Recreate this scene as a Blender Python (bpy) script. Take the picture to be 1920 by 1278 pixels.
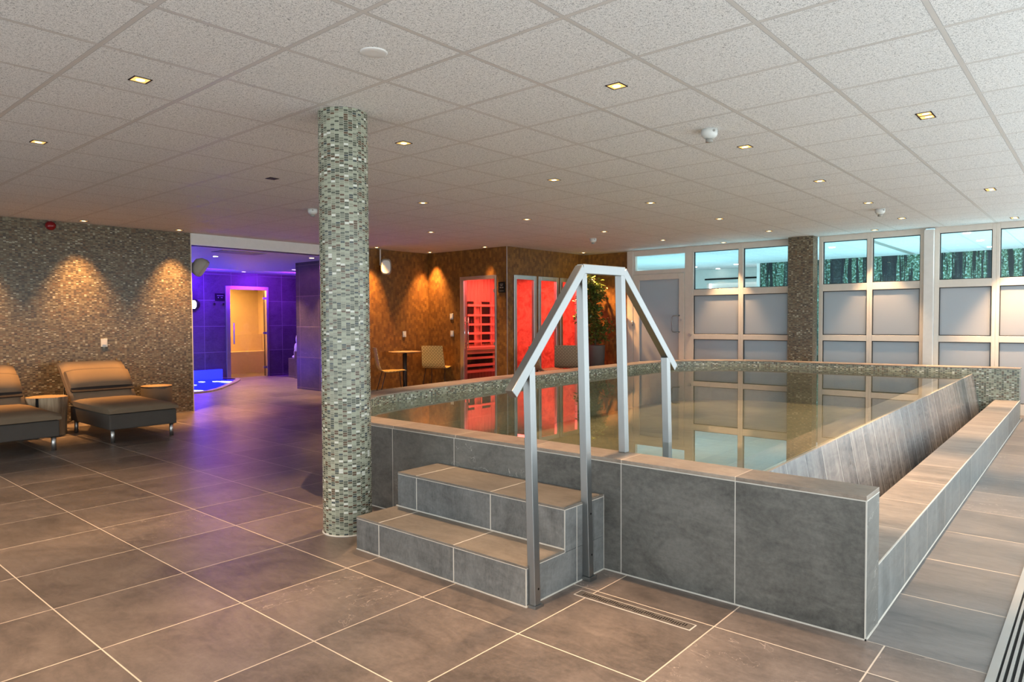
import bpy, math, random
from mathutils import Vector, Matrix
random.seed(7)
SC = bpy.context.scene
COL = SC.collection
D = bpy.data
PI = math.pi
for o in list(D.objects): D.objects.remove(o)

# ------------------------------------------------------------ camera
CH = 2.624                       # ceiling height
F_PX = 1297.884
yaw, pit, rol = math.radians(-40.78993), math.radians(1.77168), math.radians(0.29195)
f = Vector((math.sin(yaw)*math.cos(pit), math.cos(yaw)*math.cos(pit), -math.sin(pit)))
r = Vector((math.cos(yaw), -math.sin(yaw), 0)); d = -r.cross(f)
r2 = r*math.cos(rol)+d*math.sin(rol); d2 = d*math.cos(rol)-r*math.sin(rol)
cam_d = D.cameras.new('camera'); cam_d.sensor_width = 36; cam_d.lens = 36*F_PX/1920; cam_d.clip_start = 0.05
cam = D.objects.new('camera', cam_d); COL.objects.link(cam)
M = Matrix((r2, -d2, -f)).transposed().to_4x4(); M.translation = Vector((0, 0, 1.33237))
cam.matrix_world = M
SC.camera = cam
# ------------------------------------------------------------ world, exposure
SC.view_settings.view_transform = 'Standard'; SC.view_settings.look = 'None'
SC.view_settings.gamma = 1; SC.view_settings.use_curve_mapping = False
SC.view_settings.exposure = 0.24
W = D.worlds.new('sky'); SC.world = W; W.use_nodes = True
W.node_tree.nodes['Background'].inputs[0].default_value = (0.90, 0.95, 1.0, 1)
W.node_tree.nodes['Background'].inputs[1].default_value = 2.9
SC.cycles.use_denoising = True
SC.cycles.use_adaptive_sampling = True; SC.cycles.adaptive_threshold = 0.035
SC.cycles.max_bounces = 7; SC.cycles.diffuse_bounces = 3; SC.cycles.glossy_bounces = 4
SC.cycles.transmission_bounces = 5; SC.cycles.transparent_max_bounces = 10
SC.cycles.sample_clamp_indirect = 4.0; SC.cycles.caustics_reflective = False; SC.cycles.caustics_refractive = False
WARM = (1.0, 0.63, 0.34)
AMBER = (1.0, 0.50, 0.17)
DOWN_W = 190.0

def light(name, kind, loc, energy, color, rot=(0, 0, 0), **kw):
    l = D.lights.new(name, kind); l.energy = energy; l.color = color
    for k, v in kw.items(): setattr(l, k, v)
    o = D.objects.new(name, l); o.location = loc; o.rotation_euler = rot; COL.objects.link(o); return o
def portal(loc, rot, sx, sy):
    l = D.lights.new('daylight_portal', 'AREA'); l.shape = 'RECTANGLE'; l.size = sx; l.size_y = sy
    l.cycles.is_portal = True
    o = D.objects.new('daylight_portal', l); o.location = loc; o.rotation_euler = rot; COL.objects.link(o)
portal((0.60, 4.0, 1.35), (0, PI/2, 0), 2.4, 14.4)          # glazing along the right side
portal((-4.6, -3.6, 1.35), (PI/2, 0, 0), 9.6, 2.4)         # glazing behind the camera
# lights of the side rooms; the next room's are added fill without a fixture
light('corridor_purple_light', 'AREA', (-14.5, 7.1, 2.38), 105, (0.10, 0.005, 1.0), rot=(0, 0.75, 0), size=0.7)
light('corridor_violet_light', 'AREA', (-12.6, 6.2, 2.40), 26, (0.75, 0.18, 0.85), size=0.8)
light('corridor_violet_light', 'AREA', (-14.3, 8.9, 2.38), 60, (0.22, 0.02, 1.0), rot=(0, 0.75, 0), size=0.5)
light('cabin_red_light', 'AREA', (-9.0, 10.35, 2.25), 100, (1.0, 0.11, 0.11), size=1.4)
light('steam_room_light', 'AREA', (-16.4, 8.3, 2.25), 70, (1.0, 0.62, 0.22), size=0.8)
light('next_room_fill', 'AREA', (-3.2, 13.8, 0.5), 135, (0.42, 0.85, 1.0), rot=(PI, 0, 0), size=4.0)
light('next_room_fill', 'AREA', (-7.4, 14.0, 0.5), 80, (0.42, 0.85, 1.0), rot=(PI, 0, 0), size=2.0)
light('next_room_fill', 'AREA', (1.4, 13.8, 1.5), 160, (0.75, 0.92, 1.0), rot=(0, PI/2, 0), size=2.4)

# ------------------------------------------------------------ node helpers
def mat(name):
    m = D.materials.new(name); m.use_nodes = True
    nt = m.node_tree; b = nt.nodes['Principled BSDF']
    return m, nt, b
def N(nt, t, **kw):
    n = nt.nodes.new(t)
    for k, v in kw.items():
        if k in n.inputs: n.inputs[k].default_value = v
        else: setattr(n, k, v)
    return n
def math_(nt, op, a, b=None, c=None):
    n = nt.nodes.new('ShaderNodeMath'); n.operation = op
    for i, v in enumerate((a, b, c)):
        if v is None: continue
        if isinstance(v, (int, float)): n.inputs[i].default_value = v
        else: nt.links.new(v, n.inputs[i])
    return n.outputs[0]
def mix(nt, fac, a, b, blend='MIX'):
    n = nt.nodes.new('ShaderNodeMix'); n.data_type = 'RGBA'; n.blend_type = blend
    for i, v in ((0, fac), (6, a), (7, b)):
        if isinstance(v, (int, float)): n.inputs[i].default_value = v
        elif isinstance(v, tuple): n.inputs[i].default_value = (*v[:3], 1)
        else: nt.links.new(v, n.inputs[i])
    return n.outputs[2]
def ramp(nt, fac, stops, interp='LINEAR'):
    n = nt.nodes.new('ShaderNodeValToRGB'); n.color_ramp.interpolation = interp
    e = n.color_ramp.elements
    while len(e) < len(stops): e.new(0.5)
    for i, (p, c) in enumerate(stops):
        e[i].position = p; e[i].color = (*c, 1) if len(c) == 3 else c
    nt.links.new(fac, n.inputs[0]); return n.outputs[0]
def uv(nt):
    n = nt.nodes.new('ShaderNodeUVMap'); n.uv_map = 'UVMap'; return n.outputs[0]
def sep(nt, v):
    n = nt.nodes.new('ShaderNodeSeparateXYZ'); nt.links.new(v, n.inputs[0]); return n.outputs
def comb(nt, x, y, z=0.0):
    n = nt.nodes.new('ShaderNodeCombineXYZ')
    for i, v in enumerate((x, y, z)):
        if isinstance(v, (int, float)): n.inputs[i].default_value = v
        else: nt.links.new(v, n.inputs[i])
    return n.outputs[0]
def noise(nt, vec, scale, detail=4, rough=0.55, dist=0.0):
    n = N(nt, 'ShaderNodeTexNoise', Scale=scale, Detail=detail, Roughness=rough, Distortion=dist)
    nt.links.new(vec, n.inputs['Vector']); return n.outputs[0]
def bump(nt, b, h, strength=0.3, dist=0.002):
    n = N(nt, 'ShaderNodeBump', Strength=strength, Distance=dist); nt.links.new(h, n.inputs['Height'])
    nt.links.new(n.outputs[0], b.inputs['Normal']); return n
def gridmask(nt, u, size, off, w):
    """1 on lines of a grid of that pitch"""
    t = math_(nt, 'FLOORED_MODULO', math_(nt, 'SUBTRACT', u, off), size)
    dd = math_(nt, 'MINIMUM', t, math_(nt, 'SUBTRACT', size, t))
    return math_(nt, 'LESS_THAN', dd, w/2)
def plain(name, col, rough=0.5, metal=0.0, spec=0.5):
    m, nt, b = mat(name)
    v = nt.nodes.new('ShaderNodeTexCoord').outputs['Object']
    c = mix(nt, noise(nt, v, 14, 3), tuple(x*0.92 for x in col), tuple(min(1, x*1.07) for x in col))
    nt.links.new(c, b.inputs['Base Color'])
    b.inputs['Roughness'].default_value = rough; b.inputs['Metallic'].default_value = metal
    b.inputs['Specular IOR Level'].default_value = spec
    return m
def emis(name, col, s):
    m, nt, b = mat(name)
    b.inputs['Base Color'].default_value = (*col, 1)
    b.inputs['Emission Color'].default_value = (*col, 1); b.inputs['Emission Strength'].default_value = s
    return m
def stone(name, dark, light_, sx=0.0, sy=0.0, ox=0.0, oy=0.0, gw=0.005, grout=(0.62, 0.52, 0.42), rough=0.34, streak=(1.0, 1.0), veins=0.62, seed=0.0):
    m, nt, b = mat(name); U = uv(nt); s = sep(nt, U)
    if sx or sy:
        tx = math_(nt, 'FLOOR', math_(nt, 'DIVIDE', math_(nt, 'SUBTRACT', s[0], ox), sx)) if sx else 0.0
        ty = math_(nt, 'FLOOR', math_(nt, 'DIVIDE', math_(nt, 'SUBTRACT', s[1], oy), sy)) if sy else 0.0
        wn = N(nt, 'ShaderNodeTexWhiteNoise', noise_dimensions='3D'); nt.links.new(comb(nt, tx, ty, seed), wn.inputs['Vector'])
        rnd = wn.outputs[0]
    else:
        rnd = N(nt, 'ShaderNodeValue').outputs[0]; rnd.default_value = 0.5
    shift = math_(nt, 'MULTIPLY', rnd, 37.0)
    V = comb(nt, math_(nt, 'MULTIPLY', s[0], streak[0]), math_(nt, 'MULTIPLY', s[1], streak[1]), shift)
    big = noise(nt, V, 2.6, 6, 0.6, 0.9)
    fine = noise(nt, V, 42, 5, 0.7)
    midn = noise(nt, comb(nt, math_(nt, 'MULTIPLY', s[0], 5.0), math_(nt, 'MULTIPLY', s[1], 13.0), shift), 1.0, 6, 0.7, 1.6)
    t = math_(nt, 'ADD', math_(nt, 'MULTIPLY', big, 0.46), math_(nt, 'ADD', math_(nt, 'MULTIPLY', midn, 0.30), math_(nt, 'MULTIPLY', fine, 0.27)))
    t = math_(nt, 'ADD', t, math_(nt, 'MULTIPLY', math_(nt, 'SUBTRACT', rnd, 0.5), 0.12))
    mid = tuple((a+c)/2 for a, c in zip(dark, light_))
    c = ramp(nt, t, [(0.36, dark), (0.52, mid), (0.68, light_)])
    if veins:
        vn = noise(nt, V, 1.5, 5, 0.62, 1.4)
        vm = math_(nt, 'LESS_THAN', math_(nt, 'ABSOLUTE', math_(nt, 'SUBTRACT', vn, 0.5)), 0.0016)
        vm = math_(nt, 'MULTIPLY', vm, math_(nt, 'GREATER_THAN', rnd, veins))
        c = mix(nt, math_(nt, 'MULTIPLY', vm, 0.45), c, tuple(min(1, x*2.6) for x in light_))
    rg = math_(nt, 'ADD', math_(nt, 'MULTIPLY', fine, 0.22), rough-0.08)
    h = fine
    if sx or sy:
        g = 0.0
        if sx: g = gridmask(nt, s[0], sx, ox, gw)
        if sy:
            gy = gridmask(nt, s[1], sy, oy, gw); g = math_(nt, 'MAXIMUM', g, gy) if sx else gy
        c = mix(nt, g, c, grout)
        rg = math_(nt, 'MAXIMUM', rg, math_(nt, 'MULTIPLY', g, 0.8))
        h = math_(nt, 'SUBTRACT', fine, math_(nt, 'MULTIPLY', g, 1.5))
    nt.links.new(c, b.inputs['Base Color']); nt.links.new(rg, b.inputs['Roughness'])
    bump(nt, b, h, 0.25, 0.0015)
    return m
def mosaic(name, cols, tw=0.0270, th=0.0136, mortar=0.0011, mcol=(0.40, 0.39, 0.31), rough=0.22):
    """small glass tiles in columns, every second column half a tile lower"""
    m, nt, b = mat(name); s = sep(nt, uv(nt))
    uu = math_(nt, 'DIVIDE', s[0], tw); row = math_(nt, 'FLOOR', uu)
    vv = math_(nt, 'ADD', math_(nt, 'DIVIDE', s[1], th), math_(nt, 'MULTIPLY', math_(nt, 'FLOORED_MODULO', row, 2.0), 0.5))
    wn = N(nt, 'ShaderNodeTexWhiteNoise', noise_dimensions='3D'); nt.links.new(comb(nt, row, math_(nt, 'FLOOR', vv)), wn.inputs['Vector'])
    stops, acc = [], 0.0
    for w, c in cols: stops.append((acc, c)); acc += w
    c = ramp(nt, wn.outputs[0], stops, 'CONSTANT')
    def edge(t, size):
        f_ = math_(nt, 'FLOORED_MODULO', t, 1.0); return math_(nt, 'LESS_THAN', math_(nt, 'MINIMUM', f_, math_(nt, 'SUBTRACT', 1.0, f_)), mortar/size)
    g = math_(nt, 'MAXIMUM', edge(uu, tw), edge(vv, th))
    c = mix(nt, g, c, mcol)
    nt.links.new(c, b.inputs['Base Color'])
    nt.links.new(math_(nt, 'ADD', math_(nt, 'MULTIPLY', g, 0.5), rough), b.inputs['Roughness'])
    bump(nt, b, math_(nt, 'SUBTRACT', 1.0, g), 0.3, 0.001)
    return m
def metal(name, col, rough=0.3, brushed=0):
    m, nt, b = mat(name); v = nt.nodes.new('ShaderNodeTexCoord').outputs['Object']; s = sep(nt, v)
    V = comb(nt, math_(nt, 'MULTIPLY', s[0], 220), math_(nt, 'MULTIPLY', s[1], 220), math_(nt, 'MULTIPLY', s[2], 6)) if brushed else v
    f_ = noise(nt, V, 1.0 if brushed else 8, 3)
    nt.links.new(mix(nt, f_, tuple(x*0.85 for x in col), col), b.inputs['Base Color'])
    nt.links.new(math_(nt, 'ADD', math_(nt, 'MULTIPLY', f_, 0.15), rough-0.07), b.inputs['Roughness'])
    b.inputs['Metallic'].default_value = 1
    return m
def glass(name, tint=(1, 1, 1), rough=0.0, ior=1.45, refl=1.0):
    m = D.materials.new(name); m.use_nodes = True; nt = m.node_tree; nt.nodes.remove(nt.nodes['Principled BSDF'])
    tr = N(nt, 'ShaderNodeBsdfTransparent', Color=(*tint, 1)); gl = N(nt, 'ShaderNodeBsdfGlossy', Roughness=rough)
    fr = N(nt, 'ShaderNodeFresnel', IOR=ior); mx = nt.nodes.new('ShaderNodeMixShader')
    nt.links.new(math_(nt, 'MULTIPLY', fr.outputs[0], math_(nt, 'SUBTRACT', refl, nt.nodes.new('ShaderNodeNewGeometry').outputs['Backfacing'])), mx.inputs[0]); nt.links.new(tr.outputs[0], mx.inputs[1]); nt.links.new(gl.outputs[0], mx.inputs[2])
    nt.links.new(mx.outputs[0], nt.nodes['Material Output'].inputs[0])
    return m, nt, fr, gl

# ------------------------------------------------------------ materials
MT = {}
GROUT = (0.62, 0.52, 0.42)
MT['floor'] = stone('floor tile', (0.080, 0.064, 0.055), (0.240, 0.190, 0.162), 0.6045, 0.6, -2.4835, 0.4079, 0.006, rough=0.35, veins=0.84)
MT['floor_strip'] = stone('floor tile strip', (0.085, 0.080, 0.078), (0.23, 0.205, 0.19), 0.0, 0.6415, 0.0, 3.085, 0.006, rough=0.32, streak=(0.35, 1.3))
MT['stone'] = stone('grey stone', (0.062, 0.060, 0.054), (0.215, 0.205, 0.185), 0.6135, 0.0, -1.3, 0, 0.0001, rough=0.42, seed=3.1, veins=0.4)
MT['riser'] = stone('grey riser stone', (0.075, 0.076, 0.075), (0.250, 0.255, 0.250), 0.6135, 0.0, -1.3, 0, 0.0001, rough=0.42, seed=8.1, veins=0, streak=(2.2, 0.9))
MT['coping'] = stone('coping stone', (0.19, 0.15, 0.12), (0.42, 0.34, 0.27), 0.6135, 0.0, -1.3, 0, 0.005, rough=0.42, veins=0, seed=5.5)
MT['tread'] = stone('tread stone', (0.11, 0.095, 0.08), (0.27, 0.23, 0.19), 0.0, 0.0, rough=0.45, veins=0)
MT['bench'] = stone('bench stone', (0.13, 0.11, 0.095), (0.36, 0.31, 0.27), 0.0, 0.6135, 0, 3.3, 0.005, rough=0.38, streak=(0.3, 1.6), veins=0)
MT['benchface'] = stone('bench face stone', (0.10, 0.105, 0.10), (0.27, 0.275, 0.265), 0.6135, 0.0, 3.25, 0, 0.005, rough=0.4, streak=(2.0, 0.4), veins=0)
MT['slope'] = stone('wet slope stone', (0.045, 0.045, 0.052), (0.31, 0.29, 0.275), 0.3068, 0.0, 3.3, 0, 0.005, rough=0.20, streak=(4.0, 0.25), veins=0, grout=(0.42, 0.42, 0.40))
MT['basin'] = stone('basin tile', (0.16, 0.155, 0.12), (0.32, 0.30, 0.23), 0.6, 0.6, -1.6, 3.3, 0.006, rough=0.5, veins=0, grout=(0.30, 0.29, 0.22))
MT['corridor'] = stone('corridor wall tile', (0.050, 0.040, 0.040), (0.125, 0.100, 0.095), 0.645, 0.590, 7.266, 0.035, 0.008, rough=0.38, grout=(0.28, 0.22, 0.22), veins=0)
MT['corridor_x'] = stone('corridor pier tile', (0.060, 0.046, 0.044), (0.135, 0.105, 0.095), 0.645, 0.590, -11.27, 0.035, 0.008, rough=0.38, grout=(0.30, 0.22, 0.20))
sage = [(0.22, (0.34, 0.36, 0.27)), (0.18, (0.27, 0.28, 0.21)), (0.20, (0.085, 0.095, 0.070)), (0.13, (0.11, 0.072, 0.045)), (0.15, (0.19, 0.20, 0.15)), (0.07, (0.055, 0.070, 0.070)), (0.05, (0.66, 0.67, 0.60))]
MT['mosaic'] = mosaic('sage glass mosaic', sage)
brownm = [(0.28, (0.120, 0.090, 0.052)), (0.25, (0.180, 0.142, 0.085)), (0.20, (0.060, 0.044, 0.028)), (0.12, (0.150, 0.090, 0.045)), (0.11, (0.23, 0.20, 0.13)), (0.04, (0.42, 0.39, 0.29))]
MT['mosaic_brown'] = mosaic('brown grey glass mosaic', brownm, tw=0.030, th=0.0150, mcol=(0.11, 0.088, 0.058), rough=0.3)
MT['white'] = plain('white lacquer', (0.74, 0.72, 0.69), 0.45)
MT['frame'] = plain('cream frame lacquer', (0.70, 0.64, 0.57), 0.35)
MT['gasket'] = plain('black gasket', (0.02, 0.02, 0.02), 0.6)
MT['grout'] = plain('pale grout', (0.60, 0.56, 0.50), 0.8)
MT['plate'] = plain('tiled drain plate', (0.12, 0.10, 0.085), 0.5)
MT['edge'] = plain('worn edge strip', (0.30, 0.27, 0.23), 0.5)
MT['steel'] = metal('brushed steel', (0.35, 0.36, 0.36), 0.38, 1)
MT['alu'] = metal('satin aluminium', (0.68, 0.66, 0.64), 0.38)
MT['chrome'] = metal('polished chrome', (0.75, 0.75, 0.75), 0.15)
MT['black'] = plain('black plastic', (0.010, 0.009, 0.009), 0.7, 0, 0.2)
MT['iron'] = plain('black powder coat', (0.02, 0.016, 0.013), 0.5)
MT['gold'] = metal('gold reflector', (0.95, 0.62, 0.25), 0.32)
MT['lamp'] = emis('warm lamp', (1.0, 0.72, 0.36), 9.0)
MT['lens'] = emis('amber reflector glow', (1.0, 0.58, 0.18), 1.0)  # lit look of the gold reflector put into emission, not a real lens
MT['lampwhite'] = emis('white lamp', (1.0, 0.93, 0.85), 9.0)
MT['lampblue'] = emis('violet lamp', (0.75, 0.45, 1.0), 7.0)
MT['plastic'] = plain('white plastic', (0.66, 0.67, 0.64), 0.4)
MT['red'] = plain('red plastic', (0.22, 0.006, 0.010), 0.25)
MT['grey'] = plain('grey plastic', (0.30, 0.29, 0.26), 0.5)

def ceiling_mat(name, ox, oy, panel, tbar, wx, wy):
    m, nt, b = mat(name); U = uv(nt); s = sep(nt, U)
    fib = noise(nt, U, 95, 4, 0.8, 1.2); pit_ = noise(nt, U, 200, 2, 0.6)
    t = math_(nt, 'ADD', math_(nt, 'MULTIPLY', fib, 0.6), math_(nt, 'MULTIPLY', pit_, 0.4))
    c = ramp(nt, t, [(0.38, tuple(x*0.06 for x in panel)), (0.475, tuple(x*0.82 for x in panel)), (0.60, panel)])
    tx = math_(nt, 'FLOOR', math_(nt, 'DIVIDE', math_(nt, 'SUBTRACT', s[0], ox), 0.6)); ty = math_(nt, 'FLOOR', math_(nt, 'DIVIDE', math_(nt, 'SUBTRACT', s[1], oy), 0.6))
    wn = N(nt, 'ShaderNodeTexWhiteNoise', noise_dimensions='3D'); nt.links.new(comb(nt, tx, ty), wn.inputs['Vector'])
    c = mix(nt, math_(nt, 'MULTIPLY', wn.outputs[0], 0.10), c, tuple(x*0.6 for x in panel))
    g = math_(nt, 'MAXIMUM', gridmask(nt, s[0], 0.6, ox, wx), gridmask(nt, s[1], 0.6, oy, wy))
    e = math_(nt, 'MAXIMUM', gridmask(nt, s[0], 0.6, ox, wx+0.005), gridmask(nt, s[1], 0.6, oy, wy+0.005))  # dark line along each T-bar: its edge shadow put into the colour
    c = mix(nt, e, c, tuple(x*0.45 for x in panel)); c = mix(nt, g, c, tbar)
    nt.links.new(c, b.inputs['Base Color']); b.inputs['Roughness'].default_value = 0.9; b.inputs['Specular IOR Level'].default_value = 0.25
    nt.links.new(math_(nt, 'SUBTRACT', 0.9, math_(nt, 'MULTIPLY', g, 0.45)), b.inputs['Roughness'])
    hh = math_(nt, 'ADD', math_(nt, 'MULTIPLY', g, 1.2), math_(nt, 'MULTIPLY', t, 0.8)); bump(nt, b, hh, 0.4, 0.003)
    return m
MT['ceiling'] = ceiling_mat('wood wool ceiling panels', -2.391, 2.4256, (0.90, 0.875, 0.845), (0.60, 0.56, 0.52), 0.021, 0.021)
MT['ceiling2'] = ceiling_mat('smooth ceiling panels', -2.391, 2.4256, (0.80, 0.82, 0.82), (0.50, 0.55, 0.56), 0.012, 0.02)

def leather():
    m, nt, b = mat('brown leather blocks'); s = sep(nt, uv(nt)); V = comb(nt, s[1], s[0])
    n = N(nt, 'ShaderNodeTexBrick', offset=0.5)
    n.inputs['Color1'].default_value = (0, 0, 0, 1); n.inputs['Color2'].default_value = (1, 1, 1, 1); n.inputs['Mortar'].default_value = (0.3, 0.3, 0.3, 1)
    for k, v in (('Scale', 1.0), ('Mortar Size', 0.0006), ('Brick Width', 0.062), ('Row Height', 0.046)): n.inputs[k].default_value = v
    nt.links.new(V, n.inputs['Vector'])
    g = sep(nt, n.outputs[0])[0]; nz = noise(nt, uv(nt), 5, 5, 0.65); nf = noise(nt, uv(nt), 60, 4, 0.7)
    t = math_(nt, 'ADD', math_(nt, 'MULTIPLY', g, 0.30), math_(nt, 'ADD', math_(nt, 'MULTIPLY', nz, 0.42), math_(nt, 'MULTIPLY', nf, 0.26)))
    c = ramp(nt, t, [(0.25, (0.095, 0.036, 0.006)), (0.50, (0.175, 0.075, 0.013)), (0.80, (0.31, 0.15, 0.028))])
    nt.links.new(c, b.inputs['Base Color']); b.inputs['Roughness'].default_value = 0.5
    bump(nt, b, math_(nt, 'SUBTRACT', nf, n.outputs[1]), 0.3, 0.001)
    return m
MT['leather'] = leather()
def wood(name, dark, lit, plank=0.0, vert=True, rough=0.5):
    m, nt, b = mat(name); s = sep(nt, uv(nt))
    V = comb(nt, math_(nt, 'MULTIPLY', s[0], 26.0 if vert else 2.0), math_(nt, 'MULTIPLY', s[1], 2.0 if vert else 26.0))
    c = ramp(nt, noise(nt, V, 1.0, 4, 0.6, 0.5), [(0.3, dark), (0.7, lit)])
    if plank: c = mix(nt, gridmask(nt, s[0 if vert else 1], plank, 0, 0.006), c, tuple(x*0.3 for x in dark))
    nt.links.new(c, b.inputs['Base Color']); b.inputs['Roughness'].default_value = rough
    return m
MT['cabin_wood'] = wood('cabin planks', (0.42, 0.26, 0.17), (0.62, 0.42, 0.29), 0.10)
MT['cabin_slat'] = wood('cabin slats', (0.50, 0.33, 0.22), (0.68, 0.47, 0.33), 0, False)
def salt():
    m, nt, b = mat('rough salt blocks'); U = uv(nt)
    c = ramp(nt, noise(nt, U, 7, 6, 0.7, 0.6), [(0.32, (0.38, 0.12, 0.07)), (0.62, (0.85, 0.42, 0.25))])
    nt.links.new(c, b.inputs['Base Color']); b.inputs['Roughness'].default_value = 0.6; return m
MT['salt'] = salt()
def fabric(name, a, c2, sc=420):
    m, nt, b = mat(name); v = nt.nodes.new('ShaderNodeTexCoord').outputs['Object']
    t = noise(nt, v, sc, 2); big = noise(nt, v, 6, 4)
    nt.links.new(mix(nt, math_(nt, 'ADD', math_(nt, 'MULTIPLY', t, 0.6), math_(nt, 'MULTIPLY', big, 0.4)), a, c2), b.inputs['Base Color'])
    b.inputs['Roughness'].default_value = 0.9; b.inputs['Specular IOR Level'].default_value = 0.15
    bump(nt, b, t, 0.3, 0.001); return m
MT['cushion'] = fabric('taupe cushion fabric', (0.165, 0.115, 0.075), (0.255, 0.185, 0.122))
MT['piping'] = fabric('dark cushion underside', (0.030, 0.024, 0.022), (0.055, 0.045, 0.040))
MT['sling'] = fabric('grey brown sling', (0.070, 0.058, 0.050), (0.125, 0.105, 0.090), 600)
def stump():
    m, nt, b = mat('weathered log'); v = nt.nodes.new('ShaderNodeTexCoord').outputs['Object']; s = sep(nt, v)
    V = comb(nt, math_(nt, 'MULTIPLY', s[0], 14), math_(nt, 'MULTIPLY', s[1], 14), math_(nt, 'MULTIPLY', s[2], 1.4))
    t = noise(nt, V, 1.0, 5, 0.65, 0.4)
    nt.links.new(ramp(nt, t, [(0.30, (0.07, 0.045, 0.028)), (0.45, (0.30, 0.21, 0.13)), (0.72, (0.58, 0.45, 0.30))]), b.inputs['Base Color'])
    b.inputs['Roughness'].default_value = 0.8; bump(nt, b, t, 0.5, 0.01); return m
MT['log'] = stump()
def rings(name, a, c2):
    m, nt, b = mat(name); v = nt.nodes.new('ShaderNodeTexCoord').outputs['Object']
    n = N(nt, 'ShaderNodeTexWave', wave_type='RINGS', rings_direction='Z'); n.inputs['Scale'].default_value = 16; n.inputs['Distortion'].default_value = 3
    nt.links.new(v, n.inputs['Vector']); nt.links.new(mix(nt, n.outputs[1], a, c2), b.inputs['Base Color']); b.inputs['Roughness'].default_value = 0.7; return m
MT['logtop'] = rings('sawn log top', (0.20, 0.125, 0.06), (0.30, 0.20, 0.11))
def weave(name, a, c2):
    m, nt, b = mat(name); s = sep(nt, uv(nt))
    px = math_(nt, 'FLOOR', math_(nt, 'DIVIDE', s[0], 0.030)); py = math_(nt, 'FLOOR', math_(nt, 'DIVIDE', s[1], 0.030))
    ck = math_(nt, 'FLOORED_MODULO', math_(nt, 'ADD', px, py), 2.0)
    e = math_(nt, 'MAXIMUM', gridmask(nt, s[0], 0.030, 0, 0.004), gridmask(nt, s[1], 0.030, 0, 0.004))
    c = mix(nt, ck, a, c2); c = mix(nt, e, c, tuple(x*0.3 for x in a)); nt.links.new(c, b.inputs['Base Color'])
    b.inputs['Roughness'].default_value = 0.55; bump(nt, b, math_(nt, 'SUBTRACT', ck, e), 0.5, 0.003); return m
MT['weave_y'] = weave('straw webbing', (0.56, 0.38, 0.12), (0.80, 0.58, 0.22))
MT['weave_g'] = weave('grey brown webbing', (0.33, 0.27, 0.17), (0.46, 0.39, 0.26))
def leafm():
    m, nt, b = mat('glossy leaf'); oi = nt.nodes.new('ShaderNodeTexCoord').outputs['Object']
    nt.links.new(ramp(nt, noise(nt, oi, 22, 2), [(0.3, (0.030, 0.070, 0.012)), (0.55, (0.110, 0.160, 0.030)), (0.75, (0.32, 0.34, 0.09))]), b.inputs['Base Color'])
    b.inputs['Roughness'].default_value = 0.32; return m
MT['leaf'] = leafm()
def forest():
    m, nt, b = mat('forest photo print'); s = sep(nt, uv(nt))
    V1 = comb(nt, math_(nt, 'MULTIPLY', s[0], 13.0), math_(nt, 'MULTIPLY', s[1], 0.5))
    trunk = ramp(nt, noise(nt, V1, 1.0, 4, 0.7), [(0.50, (0, 0, 0)), (0.535, (1, 1, 1))])
    leaf = noise(nt, uv(nt), 24, 6, 0.75)
    c = ramp(nt, leaf, [(0.33, (0.006, 0.012, 0.010)), (0.45, (0.030, 0.070, 0.040)), (0.52, (0.10, 0.19, 0.11)), (0.60, (0.40, 0.60, 0.60)), (0.70, (0.70, 0.85, 0.88))])
    c = mix(nt, trunk, c, (0.008, 0.012, 0.014))
    V2 = comb(nt, math_(nt, 'MULTIPLY', s[0], 2.1), 0.0); dk = ramp(nt, noise(nt, V2, 1.0, 2), [(0.52, (0, 0, 0)), (0.56, (1, 1, 1))])
    c = mix(nt, math_(nt, 'MULTIPLY', dk, 0.9), c, (0.010, 0.012, 0.020))
    nt.links.new(c, b.inputs['Base Color']); b.inputs['Roughness'].default_value = 0.4; return m
MT['forest'] = forest()
MT['clear'] = glass('clear window glass', (0.93, 0.99, 0.98))[0]
MT['cabin_glass'] = glass('bronze cabin glass', (0.92, 0.80, 0.76))[0]
MT['steam_glass'] = glass('amber steam glass', (0.95, 0.86, 0.72))[0]
def frosted():
    m = D.materials.new('frosted film glass'); m.use_nodes = True; nt = m.node_tree; b = nt.nodes['Principled BSDF']
    c = mix(nt, noise(nt, uv(nt), 2.0, 2), (0.50, 0.49, 0.50), (0.56, 0.55, 0.56)); nt.links.new(c, b.inputs['Base Color']); b.inputs['Roughness'].default_value = 0.45
    tl = N(nt, 'ShaderNodeBsdfTranslucent', Color=(0.52, 0.55, 0.58, 1)); mx = nt.nodes.new('ShaderNodeMixShader'); mx.inputs[0].default_value = 0.40
    nt.links.new(b.outputs[0], mx.inputs[1]); nt.links.new(tl.outputs[0], mx.inputs[2]); nt.links.new(mx.outputs[0], nt.nodes['Material Output'].inputs[0])
    return m
MT['frosted'] = frosted()
def water(name, tint, amp=0.35, sc=2.2):
    m, nt, fr, gl = glass(name, tint, 0.0, 1.36)
    v = nt.nodes.new('ShaderNodeTexCoord').outputs['Object']; s = sep(nt, v)
    n = noise(nt, comb(nt, s[0], math_(nt, 'MULTIPLY', s[1], 1.6)), sc, 2, 0.5)
    bp = N(nt, 'ShaderNodeBump', Strength=amp, Distance=0.010); nt.links.new(n, bp.inputs['Height'])
    nt.links.new(bp.outputs[0], gl.inputs['Normal']); nt.links.new(bp.outputs[0], fr.inputs['Normal'])
    return m
MT['water'] = water('pool water', (0.86, 0.88, 0.78), 0.015, 1.3)
MT['water_blue'] = water('foot bath water', (0.45, 0.55, 1.0), 0.8, 9)
MT['bluetile'] = plain('cobalt mosaic', (0.01, 0.015, 0.55), 0.3)
MT['blueglow'] = emis('cobalt basin glow', (0.02, 0.03, 1.0), 1.6)  # underwater light put into the basin floor and upstand as emission

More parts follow.
